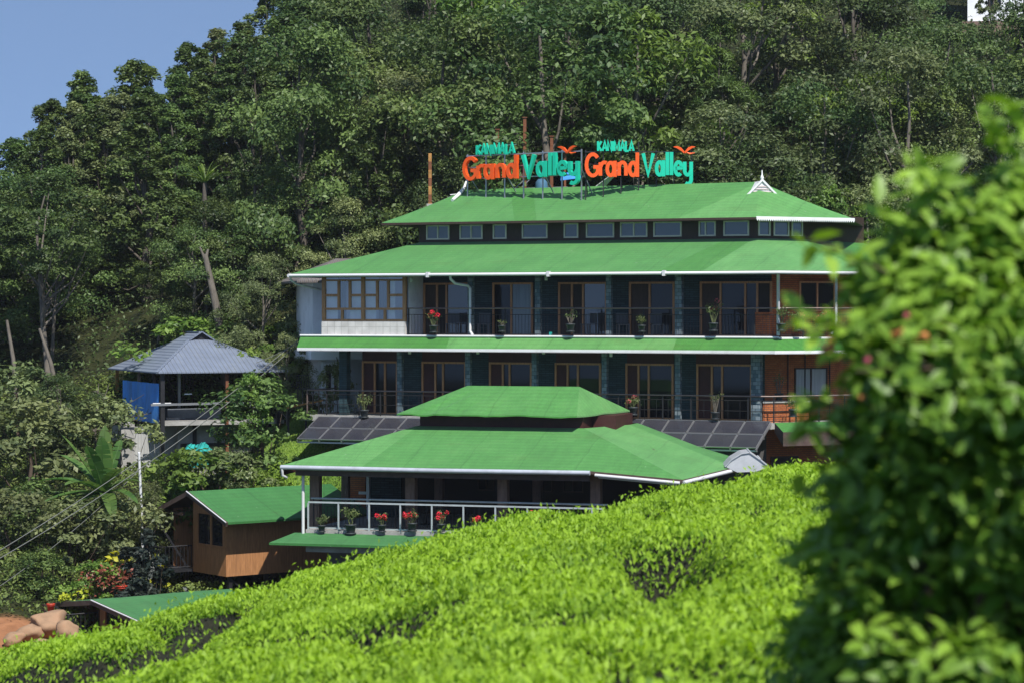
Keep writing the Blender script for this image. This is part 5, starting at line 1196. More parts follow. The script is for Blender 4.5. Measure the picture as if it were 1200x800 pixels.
mb = MB(); zH = at(200, 474, 96.3).z; mb.bar((-.5, -.1, zH), (gx * 1.0, -.1, zH + .05), .06, .09); mb.bar((gx * .7, -.08, zD), (gx * .7, -.08, zH - .046), .08, .1); mb.bar((.2, -.05, zD + .5), (gx, -.05, zD + .55), .03, .03); mb.build('handrail', STEEL, gaz)
mb = MB(); mb.bar((-.4, -.03, zE - 1.25), (.35, -.03, zE - 1.25), .04, .05); mb.bar((gx * .2, .4, zE - .9), (gx * .26, .4, zE - .9), .04, .04); mb.build('cross_bar', WHITE, gaz)
mb = MB(); mb.box((gx * .18, 1.0, -8.5), (gx * .8, 1.2, zD - .17)); mb.build('concrete_base', CONC, gaz)
mb = MB()
for x in (gx * .3, gx * .5): mb.box((x, .9, -8.0), (x + .14, .998, zD - .17))
mb.bar((gx * .2, .9, zD - 1.0), (gx * .85, .9, zD - 1.0), .15, .14); mb.build('under_frame', IRON, gaz)
# blue tarpaulin hung on the left side
n = 14; mb = MB(); zt0, zt1 = at(175, 448, 98).z, at(175, 494, 98).z
for k in range(n):
    a, b = gy * (.04 + .74 * k / n), gy * (.04 + .74 * (k + 1) / n); wv = lambda t: -.12 + .05 * math.sin(t * 4.1) + .03 * math.sin(t * 9)
    mb.face([(wv(a), a, zt1), (wv(a), a, zt0), (wv(b), b, zt0), (wv(b), b, zt1)])
o = mb.build('blue_tarpaulin', BLUET, None, (go.x, go.y, 0)); o.rotation_euler = (0, 0, ga); tag(o, 'bright blue tarpaulin hung across the left side of the gazebo', 'tarpaulin')
# corrugated shack and blocks under the gazebo
sk = empty('storage_shack', at(145, 545, 97.5), rad(20), 'grey concrete and pale sheet shack under the blue tarpaulin', 'shack')
MB().box((-.1, 0, -1.5), (.45, 2, 1.7)).build('block_pier', CONC, sk); MB().box((.451, .1, -1.5), (1.75, .3, 1.55)).build('sheet_wall', SHEETW, sk); MB().box((1.752, 0, -1.5), (2.3, 1.5, 1.9)).build('block_wall', CONC, sk)
g = MB(); n = 8
for k in range(n): a, b = k / n, (k + 1) / n; h = lambda t: .22 * math.sin(t * 3.1) + .08 * math.sin(t * 11); g.face([(a * 1.1, 0, h(a)), (b * 1.1, 0, h(b)), (b * 1.1, .9, h(b) + .25), (a * 1.1, .9, h(a) + .2)])
for k in range(n): a, b = k / n, (k + 1) / n; g.face([(a * 1.1, 0, -.5), (b * 1.1, 0, -.45), (b * 1.1, 0, .22 * math.sin(b * 3.1) + .08 * math.sin(b * 11)), (a * 1.1, 0, .22 * math.sin(a * 3.1) + .08 * math.sin(a * 11))])
tag(g.build('turquoise_cover', TANK, None, at(213, 533, 95)), 'turquoise plastic cover under the gazebo deck', 'cover')
# ------------------------------------------------------------------ pole and cables
p0 = at(163, 531, 88); p1 = at(167.5, 620, 88); mb = MB(); mb.tube([p1 + Vector((.03, 0, -1.5)), p0], [.06, .045], 8); mb.lathe([(.05, 0), (.05, .06), (0, .07)], p0, 8)
tag(mb.build('white_pole', PVC), 'thin white pole standing above the left gable of the cottage', 'pole')
def cable(a, b, sag, r, label):
    pts = [a.lerp(b, k / 24) - Vector((0, 0, sag * 4 * (k / 24) * (1 - k / 24))) for k in range(25)]
    tag(MB().tube(pts, r, 5).build('overhead_cable', CABLE), label, 'cable', 'cables strung to the annex')
e1_, e2_ = at(350, 398, 96.5), at(349, 403, 96.5)
cable(at(-40, 668, 78), e1_, .35, .016, 'upper of the cables running from the annex down past the gazebo'); cable(at(-40, 676, 78), e2_, .5, .016, 'middle of the cables running from the annex down past the gazebo')
cable(at(-40, 712, 77), at(168, 545, 87.9), .3, .012, 'lowest cable running from the white pole down the slope'); cable(at(300, 425, 97), at(352, 400, 96.6), .05, .014, 'short cable between the gazebo roof and the annex')

# ------------------------------------------------------------------ house far up the slope
hh = empty('hillside_house', at(1152, 40, 141), rad(-12), 'white house half hidden behind trees at the top right of the slope', 'house')
MB().box((-1.2, 0, -3), (6, 5, .75)).build('retaining_wall', COLB, hh); MB().box((-.9, .4, .751), (5.5, 4.6, 4.2)).build('wall', WALLW, hh)
for x in (.2, 2.2): wall_window(hh, (x, .4), (x + .9, .4), 1.6, 3.0, (0, -1), WHITE, GLASS, .08, (.5,))
MB().slab([(-1.6, -.4, 4.2), (6, -.4, 4.2), (6, 2.5, 5.4), (-1.6, 2.5, 5.4)], .12).slab([(-1.6, 5.2, 4.2), (-1.6, 2.503, 5.4), (6, 2.503, 5.4), (6, 5.2, 4.2)], .12).build('roof', ROOFG, hh)

# ------------------------------------------------------------------ forest on the slope
SKY = [(-80, 230), (0, 190), (18, 160), (40, 132), (60, 112), (78, 135), (92, 82), (104, 84), (118, 116), (140, 108), (158, 68), (172, 82), (186, 118), (205, 66), (222, 48), (240, 40), (256, 34), (282, 26), (300, 2), (320, -50), (1300, -60)]
def skyline(px): return float(np.interp(px, [p[0] for p in SKY], [p[1] for p in SKY]))
DESC = {'round_a': 'broad dark green tree', 'round_b': 'wide green tree with pale trunk', 'olive': 'rounded pale olive tree', 'tall_a': 'tall upright green tree', 'tall_b': 'slender tall olive tree',
        'cone': 'narrow dark pointed tree', 'bright': 'yellow green hanging-leaved tree', 'dark': 'deep dark green spreading tree', 'pine': 'shaggy bright green pine', 'high': 'bare stemmed high crowned tree'}
REG = [(-200, 110, 'at left edge of forest'), (110, 340, 'uphill of the gazebo'), (340, 540, 'uphill of the annex'), (540, 685, 'behind left sign'), (685, 820, 'behind right sign'), (820, 965, 'behind white gablet'), (965, 1400, 'beyond foreground bush')]
rsT = np.random.RandomState(21); TREES = []
def add_tree(key, px, Y, top_py=None, h=None, wide=1.0, row=''):
    x = (px - 600) / FPX * Y; g = gz(x, Y)
    if top_py is not None: h = at(px, top_py, Y).z - g
    if h < 2.5: return
    TREES.append((key, px, Y, x, g, h, wide, row))
# skyline trees with pointed tops
for key, px, py, Y, w in (('tall_a', 16, 158, 116, 1.0), ('tall_a', 60, 112, 120, .95), ('cone', 97, 80, 124, 1.1), ('tall_b', 130, 110, 118, 1.0), ('tall_a', 160, 66, 122, 1.1), ('cone', 186, 116, 126, .9), ('tall_a', 222, 46, 124, 1.0), ('tall_b', 254, 32, 128, 1.05), ('cone', 284, 24, 122, 1.0), ('tall_a', 318, -30, 126, 1.05), ('cone', 352, -50, 130, 1.0)):
    add_tree(key, px, Y, py, None, w * 1.2, 'on the skyline')
for px, py, Y in ((30, 178, 113), (46, 150, 116), (76, 148, 117), (88, 118, 120), (112, 122, 118), (146, 108, 118), (172, 98, 119), (200, 118, 117), (208, 84, 120), (238, 66, 121), (270, 58, 118), (300, 40, 117), (335, 10, 118)):
    add_tree(('tall_a', 'cone', 'tall_b')[int(px + py) % 3], px, Y, py, None, 1.15, 'just under the skyline')
# special trees of the photograph
add_tree('tall_a', -4, 112, 205, None, 1.3, 'in the front rank'); add_tree('round_b', 36, 111, 190, None, 1.0, 'in the front rank')
for key, px, py, Y, w in (('olive', 485, 88, 108, 1.15), ('bright', 1010, 82, 108, 1.1), ('bright', 985, 215, 100, .8), ('pine', 700, 20, 112, 1.15), ('pine', 770, -10, 114, 1.1), ('pine', 640, 30, 116, 1.0), ('pine', 845, 10, 110, .95),
                          ('round_a', 246, 236, 104.5, .9), ('round_b', 232, 258, 103.5, .8), ('high', 270, 262, 104, .9), ('high', 60, 250, 108, .9), ('high', 185, 300, 106, .9), ('olive', 400, 235, 103, .8), ('olive', 310, 300, 101, .7), ('round_b', 350, 180, 107, 1.0), ('dark', 925, 110, 112, 1.0), ('round_a', 1085, 60, 112, 1.0), ('tall_b', 1158, -25, 128, .8), ('bright', 1200, 14, 126, .7)):
    add_tree(key, px, Y, py, None, w, 'in the front rank')
KEYS_L = ['round_a', 'round_b', 'olive', 'round_b', 'dark', 'high', 'tall_a']; KEYS_R = ['round_a', 'dark', 'round_b', 'olive', 'pine', 'round_a', 'bright']
for Y, step, row in ((105, 92, 'in the lowest row'), (113, 112, 'in the second row'), (122, 128, 'in the third row'), (132, 140, 'in the fourth row'), (143, 150, 'in the highest row')):
    px = -50 + rsT.uniform(0, 40)
    while px < 1270:
        h = rsT.uniform(9.5, 15.5) * (1.0 if px > 320 else .85); key = (KEYS_L if px < 520 else KEYS_R)[rsT.randint(7)]
        x = (px - 600) / FPX * Y; topz = gz(x, Y) + h; p = pix(Vector((x, Y, topz)))
        lim = skyline(px) + rsT.uniform(14, 40)
        if p[1] < lim: h = at(px, lim, Y).z - gz(x, Y)
        if px < 340 and Y > 108 and key not in ('tall_a', 'tall_b'): key = ('tall_a', 'tall_b', 'cone', 'tall_a')[rsT.randint(4)]
        if not (Y < 108 and 150 < px < 330) and h > 4 and not (1105 < px < 1215 and Y > 116): add_tree(key, px, Y + rsT.uniform(-2, 2), None, h, 1.1 + .12 * rsT.normal(), row)
        px += step * rsT.uniform(.75, 1.25)
TREES.sort(key=lambda t: t[1]); cnt = {}; lab = []
for t in TREES:
    r = next(r[2] for r in REG if r[0] <= t[1] < r[1]); k = (t[0], r, t[7]); cnt[k] = cnt.get(k, 0) + 1; lab.append((k, cnt[k]))
ORD = ['', 'first', 'second', 'third', 'fourth', 'fifth', 'sixth', 'seventh', 'eighth', 'ninth']
NAMES = {'pine': 'pine_tree', 'cone': 'pointed_tree'}
for t, (k, i) in zip(TREES, lab):
    key, px, Y, x, g, h, w, row = t; H = VAR[key][0]
    l = f"{DESC[key]} {row} {k[1]}" + (f", {ORD[i]} from left" if cnt[k] > 1 else '')
    plant(key, NAMES.get(key, 'forest_tree'), x, Y, h, rsT.uniform(0, 6.28), l, 'tree', 'trees on the forested slope', sw=(h / H) ** .6 * w)
# leaning bare snag and small palm, pale bare trunks
sn = MB(); a, b = at(240, 298, 101.5), at(262, 412, 101.5); sn.tube([b + Vector((.1, 0, -2)), b, a.lerp(b, .5) + Vector((.05, 0, 0)), a], [.2, .19, .16, .11], 8)
sn.tube([a.lerp(b, .1), a + Vector((-.2, -.1, .3))], [.08, .04], 6); sn.tube([a.lerp(b, .05), a + Vector((.12, .1, .2))], [.08, .05], 6)
tag(sn.build('bare_snag', BARKP), 'leaning broken bare trunk standing above the gazebo roof', 'dead tree')
for px0, py0, px1, py1, lb in ((46, 385, 70, 470, 'thin pale bare trunk leaning at the far left of the forest floor'), (8, 375, 20, 470, 'thin dark bare trunk at the left edge of the frame'), (178, 425, 184, 490, 'straight pale bare trunk left of the gazebo roof')):
    a, b = at(px0, py0, 102), at(px1, py1, 102); mb = MB(); mb.tube([b - Vector((0, 0, 1.5)), b, a.lerp(b, .5) + Vector((.05, 0, .1)), a], [.12, .11, .09, .06], 7); tag(mb.build('dead_tree', BARKP), lb, 'tree trunk')
rsb = random.Random(8)
db = MB(); base = at(112, 505, 97)
for k in range(13):
    a = rsb.uniform(-.2, 3.3); L1 = rsb.uniform(1.0, 2.3); d = Vector((math.cos(a) * 1.1, rsb.uniform(-.4, .4), .25 + abs(math.sin(a)) * .75)); m_ = base + d * L1 * .5 + Vector((0, 0, rsb.uniform(.05, .2))); e = base + d * L1
    db.tube([base - Vector((0, 0, .8)), base, m_, e], [.05, .04, .025, .008], 5, caps=False)
    for j in range(3): q = m_.lerp(e, rsb.uniform(0, .8)); db.tube([q, q + Vector((rsb.uniform(-.5, .5), rsb.uniform(-.3, .3), rsb.uniform(-.1, .45)))], [.018, .005], 4, caps=False)
tag(db.build('dead_shrub', BARKP), 'leafless grey branching shrub left of the gazebo posts', 'dead shrub')
def frond(mb, base, d, L, w, droop, n=9, fold=.15, tears=0, rs=None, m=0):
    d = Vector(d).normalized(); up = Vector((0, 0, 1)); side = d.cross(up).normalized(); P = []
    for k in range(n + 1):
        t = k / n; P.append(base + d * L * t + Vector((0, 0, -droop * L * t * t)) + up * .0)
    for k in range(n):
        t0, t1 = k / n, (k + 1) / n; W = lambda t: w * (math.sin(math.pi * min(1, .12 + .86 * t)) ** .55) if t < 1 else .02
        tan = (P[k + 1] - P[k]).normalized(); nu = side.cross(tan).normalized(); nu = nu if nu.z > 0 else -nu
        for s in (-1, 1):
            g = (rs.uniform(.05, .5) if rs and rs.uniform(0, 1) < tears else 0)
            a, b = P[k], P[k + 1]; e0, e1 = a + side * s * W(t0) / 2 + nu * fold * W(t0), a.lerp(b, 1 - g) + side * s * W(t1) / 2 + nu * fold * W(t1)
            mb.face([a, b, e1, e0] if s > 0 else [b, a, e0, e1], m, True)
    return P
def tint_face(o, lo=0, hi=1):
    me = o.data; a = me.attributes.new('tint', 'FLOAT', 'FACE'); a.data.foreach_set('value', np.random.RandomState(4).uniform(lo, hi, len(me.polygons)).astype(np.float32))
def palmy(name, base, label, cat, spec, trunk_h, trunk_r, lm, tears=.5, seed=1):
    r = empty(name, base, 0, label, cat, sc=(.84,) * 3 if name == 'banana_plant' else None); rs = random.Random(seed)
    tr = MB(); tr.tube([(0, 0, -1.2), (0, 0, trunk_h * .5), (0, 0, trunk_h)], [trunk_r * 1.2, trunk_r, trunk_r * .6], 8); tr.build('trunk', STEM if name == 'banana_plant' else BARK, r)
    for a, el, L, w, dr in spec:
        mb = MB(); d = Vector((math.cos(rad(a)) * math.cos(rad(el)), math.sin(rad(a)) * math.cos(rad(el)), math.sin(rad(el))))
        P = frond(mb, Vector((0, 0, trunk_h * .92)), d, L, w, dr, 12, .12, tears, rs); mb.tube(P, [.035 * (1 - i / 14) for i in range(len(P))], 5, caps=False)
        o = mb.build('leaf', lm, r); tint_face(o, .2, .9)
bz = at(122, 616, 86)
palmy('banana_plant', bz, 'large banana plant with broad arching leaves left of the white pole', 'banana plant', [(172, 30, 3.3, .72, .35), (152, 46, 3.4, .66, .25), (205, 12, 2.9, .62, .35), (95, 80, 3.0, .72, .02), (60, 66, 2.9, .66, .12), (188, 2, 2.5, .62, .3), (222, -4, 2.3, .6, .3), (10, 45, 2.2, .6, .5), (330, 25, 2.0, .6, .6), (250, 62, 3.1, .72, .2), (290, 10, 2.1, .62, .6), (178, 58, 3.5, .6, .12), (270, 78, 2.8, .75, .1), (235, 35, 2.8, .68, .4), (310, 55, 2.4, .62, .35)], 1.5, .17, L_BAN)
pz = at(240, 222, 106); palmy('wild_palm', pz, 'small bright palm crown among the trees above the gazebo', 'palm', [(a, e, 1.6, .16, .35) for a, e in ((0, 40), (35, 60), (70, 35), (110, 65), (150, 40), (185, 55), (220, 30), (260, 50), (300, 40), (335, 65), (200, 75), (20, 75))], .3, .1, L_BRI, 0.2)
MBp = MB(); MBp.tube([pz - Vector((0, 0, 7)), pz - Vector((0, 0, 3)), pz + Vector((0, 0, .1))], [.13, .11, .1], 8); o = MBp.build('stalk', BARK); pr_ = bpy.data.objects['wild_palm']; o.parent = pr_; o.matrix_parent_inverse = Matrix.Translation(-pz)
# ------------------------------------------------------------------ shrubs about the buildings
SD = {'shrub_a': 'dense dark green shrub', 'shrub_b': 'olive leafed shrub', 'shrub_c': 'bright green shrub', 'sapling': 'light leafy sapling', 'layered': 'dark purple green layered shrub', 'yellow': 'small bright yellow green shrub'}
for key, px, py, Y, hpx, w, where in (
    ('sapling', 297, 535, 92.5, 98, .9, 'growing through the right end of the gazebo deck'), ('shrub_a', 300, 520, 93, 75, 1.2, 'below the gazebo railing at its right end'),
    ('shrub_c', 232, 590, 91, 62, 1.2, 'in front of the turquoise cover'), ('shrub_c', 198, 610, 90.5, 72, 1.0, 'beside the gazebo corner post'), ('shrub_b', 262, 585, 91.5, 58, 1.2, 'behind the cottage roof ridge'), ('shrub_c', 288, 580, 92, 50, 1.0, 'behind the middle of the cottage roof'), ('shrub_b', 172, 625, 89, 60, .9, 'at the foot of the white pole'),
    ('shrub_b', 338, 460, 98, 70, 1.0, 'left of the hanging roots'), ('shrub_c', 322, 440, 101, 60, 1.2, 'uphill between gazebo and annex'), ('shrub_b', 392, 492, 96, 65, .6, 'below the pale hanging roots'), ('shrub_c', 418, 480, 99, 60, .7, 'seen through the open end of the lower balcony'), ('shrub_c', 425, 478, 101, 75, .7, 'furthest back in the open end of the lower balcony'),
    ('shrub_b', 25, 560, 92, 90, 1.4, 'at the left edge level with the banana leaves'), ('shrub_a', 70, 520, 95, 80, 1.4, 'above the banana plant'), ('shrub_b', 120, 520, 95, 50, 1.1, 'between banana plant and grey shack'), ('shrub_b', 20, 505, 98, 75, 1.5, 'at the left edge below the bare trunks'), ('shrub_a', 40, 625, 87, 62, 1.4, 'below the tips of the banana leaves'), ('shrub_b', 10, 660, 84, 85, 1.4, 'low at the left edge of the slope'), ('shrub_b', 90, 660, 85, 75, 1.4, 'below the banana plant on the open slope'), ('shrub_a', 45, 705, 81, 60, 1.3, 'above the ochre boulders'), ('shrub_c', 105, 700, 82, 42, 1.3, 'uphill of the lower cottage gable'), ('shrub_b', 140, 640, 87, 60, 1.2, 'between banana plant and yellow shrub'),
    ('layered', 172, 697, 82, 78, 1.0, 'standing tallest beside the lower cottage roof'), ('layered', 148, 695, 82.5, 55, 1.2, 'to the left of the tallest layered shrub'), ('layered', 160, 700, 81, 40, 1.2, 'lowest, in front of the red flower pot'), ('yellow', 152, 668, 83.5, 22, 1.0, 'beside the dark layered shrubs'), ('yellow', 90, 706, 80.5, 18, 1.0, 'beside the ochre boulders'),
        ('shrub_c', 215, 470, 101.5, 95, 1.2, 'seen through the left half of the gazebo'), ('shrub_a', 265, 468, 102, 90, 1.2, 'seen through the middle of the gazebo'), ('shrub_b', 300, 455, 103, 90, 1.2, 'seen through the right half of the gazebo'),
    ('shrub_a', 520, 235, 103, 45, 1.3, 'behind the heap of white sheets'), ('shrub_a', 840, 215, 103, 40, 1.5, 'behind the ridge left of the white gablet'), 
    ('shrub_a', 960, 290, 100, 70, 1.3, 'behind the right end of the upper roof'), ('shrub_b', 1010, 300, 99, 80, 1.3, 'beyond the angled roof end near the bush')):
    x = (px - 600) / FPX * Y; z = at(px, py, Y).z; H = VAR[key][0]; h = hpx / FPX * Y; g = gz(x, Y); zz = min(z, g + .1) if z < g + .6 else g
    h = at(px, py - hpx, Y).z - zz
    vk = {'shrub_a': 'dark', 'shrub_b': 'olive', 'shrub_c': 'round_a'}[key] if h > 3.6 and key != 'sapling' else key; H = VAR[vk][0]
    plant(vk, 'sapling_tree' if key == 'sapling' else 'shrub', x, Y, h, rsT.uniform(0, 6), f'{SD[key]} {where}', 'tree' if key == 'sapling' else 'shrub', 'shrubs about the buildings', sw=h / H * w * (1 if h < 3.5 else .8), z=zz - .05)
# ------------------------------------------------------------------ boulders, red pots
def rock(px, py, Y, sx, sz, label, seed):
    rs = np.random.RandomState(seed); me = bpy.data.meshes.new('boulder'); import bmesh
    bm = bmesh.new(); bmesh.ops.create_icosphere(bm, subdivisions=3, radius=1)
    cuts = [(Vector(rs.normal(size=3)).normalized(), rs.uniform(.55, .85)) for _ in range(9)]
    ph = rs.uniform(0, 6, 6)
    for v in bm.verts:
        c = v.co.copy()
        for n_, d_ in cuts:                       # split faces of a broken stone
            e_ = c.dot(n_) - d_
            if e_ > 0: c -= n_ * e_ * .92
        k = 1 + .05 * math.sin(7 * c.z + 5 * c.x + ph[2]) + .03 * math.sin(17 * c.x + 13 * c.y); v.co = Vector((c.x * sx * k * 1.2, c.y * sx * k, c.z * sz * k * 1.25))
    bm.to_mesh(me); bm.free(); me.materials.append(ROCK); o = bpy.data.objects.new('boulder', me); COL.objects.link(o); p = at(px, py, Y); o.location = p; me.polygons.foreach_set('use_smooth', [True] * len(me.polygons)); o.scale = (.85, .85, .8); o.rotation_euler = (0, rs.uniform(-.3, .3), rs.uniform(0, 6)); tag(o, label, 'rock', 'ochre boulders on bare soil')
rock(58, 728, 77, .75, .5, 'largest smooth ochre boulder beside the lower cottage gable', 1); rock(35, 742, 76.5, .5, .3, 'flat ochre boulder left of the largest boulder', 2); rock(80, 738, 76, .45, .35, 'ochre boulder under the cottage gable edge', 3); rock(50, 756, 75, .5, .28, 'lowest ochre boulder just above the tea', 4); rock(18, 748, 76, .4, .25, 'small reddish boulder at the left end of the bare soil', 5); rock(28, 765, 74.5, .4, .22, 'low ochre boulder half buried at the edge of the tea', 6)
def bucket(px, py, Y, s, label):
    r = empty('red_pot', at(px, py, Y), 0, label, 'pot', 'red plastic pots on the slope', (s,) * 3)
    MB().lathe([(0, 0), (.15, 0), (.21, .36), (.23, .36), (.23, .42), (.2, .42), (.18, .34), (0, .34)], (0, 0, 0), 14).build('bowl', REDP, r); mb = MB()
    for k in range(7): a = k * .9; mb.tube([(.05 * math.cos(a), .05 * math.sin(a), .33), (.16 * math.cos(a), .16 * math.sin(a), .6)], [.012, .004], 4, caps=False)
    mb.build('stem', STEM, r)
    MB().lathe([(.205, .30), (.222, .31), (.222, .33), (.206, .335)], (0, 0, 0), 14).build('rim_band', REDP, r)
bucket(59.5, 716, 78.2, .62, 'upright red pot standing by the largest ochre boulder'); bucket(143, 697, 81.5, .8, 'red pot half hidden beside the dark layered shrubs'); bucket(137, 678, 83, .7, 'small dark red pot uphill of the layered shrubs')
# croton shrub with red leaves beside them
rs = np.random.RandomState(31); r = empty('red_leaf_shrub', at(125, 690, 81.8), 0, 'low shrub with red and brown leaves uphill of the lower cottage', 'shrub')
C = rs.normal(size=(420, 3)) * np.array([.42, .3, .2]) + np.array([0, 0, .35]); link('foliage', leaves_mesh('foliage', C, rs.normal(size=(420, 3)) + [0, 0, .6], rs.uniform(.1, .2, 420), mat('croton_leaves', (.22, .06, .035), .5, var=.5, vscale=6), rs), r); mb = MB()
for k in range(6): mb.tube([(0, 0, -.3), (.5 * math.cos(k), .3 * math.sin(k), .4)], [.03, .01], 5, caps=False)
mb.build('stem', TWIG, r)
# ------------------------------------------------------------------ ground cover (uncountable)
def cover(name, n, xr, yr, leaf, hmax, lm, seed, soilmask=True):
    rs = np.random.RandomState(seed); X = rs.uniform(*xr, n); Y = rs.uniform(*yr, n)
    keep = np.abs(X) < .2118 * Y * 1.3 + 1
    if soilmask:
        sm = np.maximum.reduce([np.exp(-(((X + 15.2) / 2.6) ** 4 + ((Y - 75.5) / 3.2) ** 4)), np.exp(-(((X + 8.6) / 2.8) ** 4 + ((Y - 95) / 4.0) ** 4)), .8 * np.exp(-(((X + 13.1) / 1.6) ** 2 + ((Y - 84) / 2.6) ** 2))])
        keep &= rs.uniform(0, 1, n) > sm * 1.25
        keep &= ~((X > -8.6) & (Y > 80) & (Y < 112))
    dens = .5 + .5 * np.sin(X * 1.1 + 1.7 * np.sin(Y * .6)) * np.sin(Y * .9 + 1.3 * np.sin(X * .7)); keep &= rs.uniform(0, 1, n) < .35 + .65 * dens
    X, Y, dens = X[keep], Y[keep], dens[keep]; m = len(X); u = rs.uniform(0, 1, m)
    Z = ground(X, Y) + u * hmax * (.25 + .75 * dens); Nn = rs.normal(size=(m, 3)) * .6 + np.array([0, -.15, .7])
    me = leaves_mesh(name, np.stack([X, Y, Z], 1), Nn, leaf * rs.uniform(.6, 1.4, m), lm, rs, np.clip(u * .6 + rs.uniform(0, .5, m), 0, 1), .45)
    o = link(name, me); tag(o, kind='stuff'); return o
tag(cover('ground_cover', 110000, (-23, -5), (70, 104), .15, .75, L_GRD, 41), 'tangled green ground cover on the slope at left', 'ground cover')
tag(cover('forest_undergrowth', 120000, (-36, 40), (103, 150), .2, 1.3, L_DRK, 42, False), 'dark leafy undergrowth beneath the forest trees', 'undergrowth')
# short lawn blades
rs = np.random.RandomState(43); n = 26000; X = rs.uniform(-11.4, -6, n); Y = rs.uniform(91, 98, n); C = np.stack([X, Y, ground(X, Y) + .03], 1)
me = leaves_mesh('lawn_grass', C, rs.normal(size=(n, 3)) * .4 + np.array([0, -.8, .35]), rs.uniform(.06, .16, n), leafmat('grass_blades', (.10, .19, .02), (.27, .36, .06), .3, .6, 0), rs, None, .25, along=np.array([0, 0, 1.0])); tag(link('lawn_grass', me), 'bright mown grass bank between gazebo and pavilion', 'grass', kind='stuff')
# ------------------------------------------------------------------ tea bushes (uncountable)
_rs = np.random.RandomState(6); PH = _rs.uniform(0, 6.28, (14, 3)); FR = _rs.uniform(.5, 5.5, (14, 2)) * np.where(_rs.uniform(size=(14, 2)) < .5, -1, 1)
def tea_pt(px, py):
    d = ray(px, py); Y = 20.0
    for _ in range(40):
        z = float(tea_plane(np.array([d.x / d.y * Y]), np.array([Y]))[0]); Y = Y + (z / (d.z / d.y) - Y) * .5
    return d.x / d.y * Y, Y
GAP = [tea_pt(-60, 800), tea_pt(30, 790), tea_pt(120, 775), tea_pt(205, 752), tea_pt(262, 720)]
HOLE = tea_pt(792, 668); GAP2 = [tea_pt(300, 765), tea_pt(420, 745), tea_pt(560, 742)]
def polydist(X, Y, pts):
    best = np.full(X.shape, 1e9); sgn = np.zeros(X.shape)
    for (x0, y0), (x1, y1) in zip(pts[:-1], pts[1:]):
        dx, dy = x1 - x0, y1 - y0; t = np.clip(((X - x0) * dx + (Y - y0) * dy) / (dx * dx + dy * dy), 0, 1); qx, qy = X - x0 - t * dx, Y - y0 - t * dy; d = np.hypot(qx, qy)
        m = d < best; sgn = np.where(m, np.sign(dx * qy - dy * qx), sgn); best = np.where(m, d, best)
    return best, sgn
def hole_q(X, Y): return ((X - HOLE[0]) / .40) ** 2 + ((Y - HOLE[1]) / 2.4) ** 2
def ridge(X, Y):
    # rounded single bushes in planted lines: 1 on a bush, 0 in the furrow
    bu, bv = X * .95 + .28 * Y, Y * .95 - .28 * X
    a = np.abs(np.sin(bu * 1.55 + .9 * np.sin(bv * .9) + .5 * np.sin(bv * 2.1 + 1))); b = np.abs(np.sin(bv * .85 + .8 * np.sin(bu * 1.1) + .4 * np.sin(bu * 2.3)))
    return np.minimum(1, a * 1.6) ** .5 * np.minimum(1, b * 1.6) ** .5
def tea_h(X, Y):
    h = tea_plane(X, Y)
    for i in range(14): a = .05 / (1 + .25 * abs(FR[i, 0] * FR[i, 1])); h = h + a * np.sin(FR[i, 0] * X + PH[i, 0] + .6 * np.sin(FR[i, 1] * Y * .7 + PH[i, 2])) * np.sin(FR[i, 1] * Y + PH[i, 1])
    h = h + .27 * (ridge(X, Y) - .66)
    d, s = polydist(X, Y, GAP); w = np.exp(-(d / .34) ** 2); near = (s < 0); lim = 1 - sstep(GAP[-1][0] - .2, GAP[-1][0] + .9, X)
    h = h - .55 * w * lim - np.where(near, .42 * np.exp(-(d / 3.2) ** 2), -.06 * np.exp(-(d / 1.0) ** 2)) * lim
    d2, s2 = polydist(X, Y, GAP2); h = h - .26 * np.exp(-(d2 / .28) ** 2)
    h = h - .75 * np.exp(-hole_q(X, Y) ** 2) + .14 * np.exp(-(((X - HOLE[0]) / .6) ** 2 + ((Y - HOLE[1] - 3.3) / .9) ** 2))
    k = sstep(0, 2.2, Y - crest_y(X)); return h - 1.9 * k
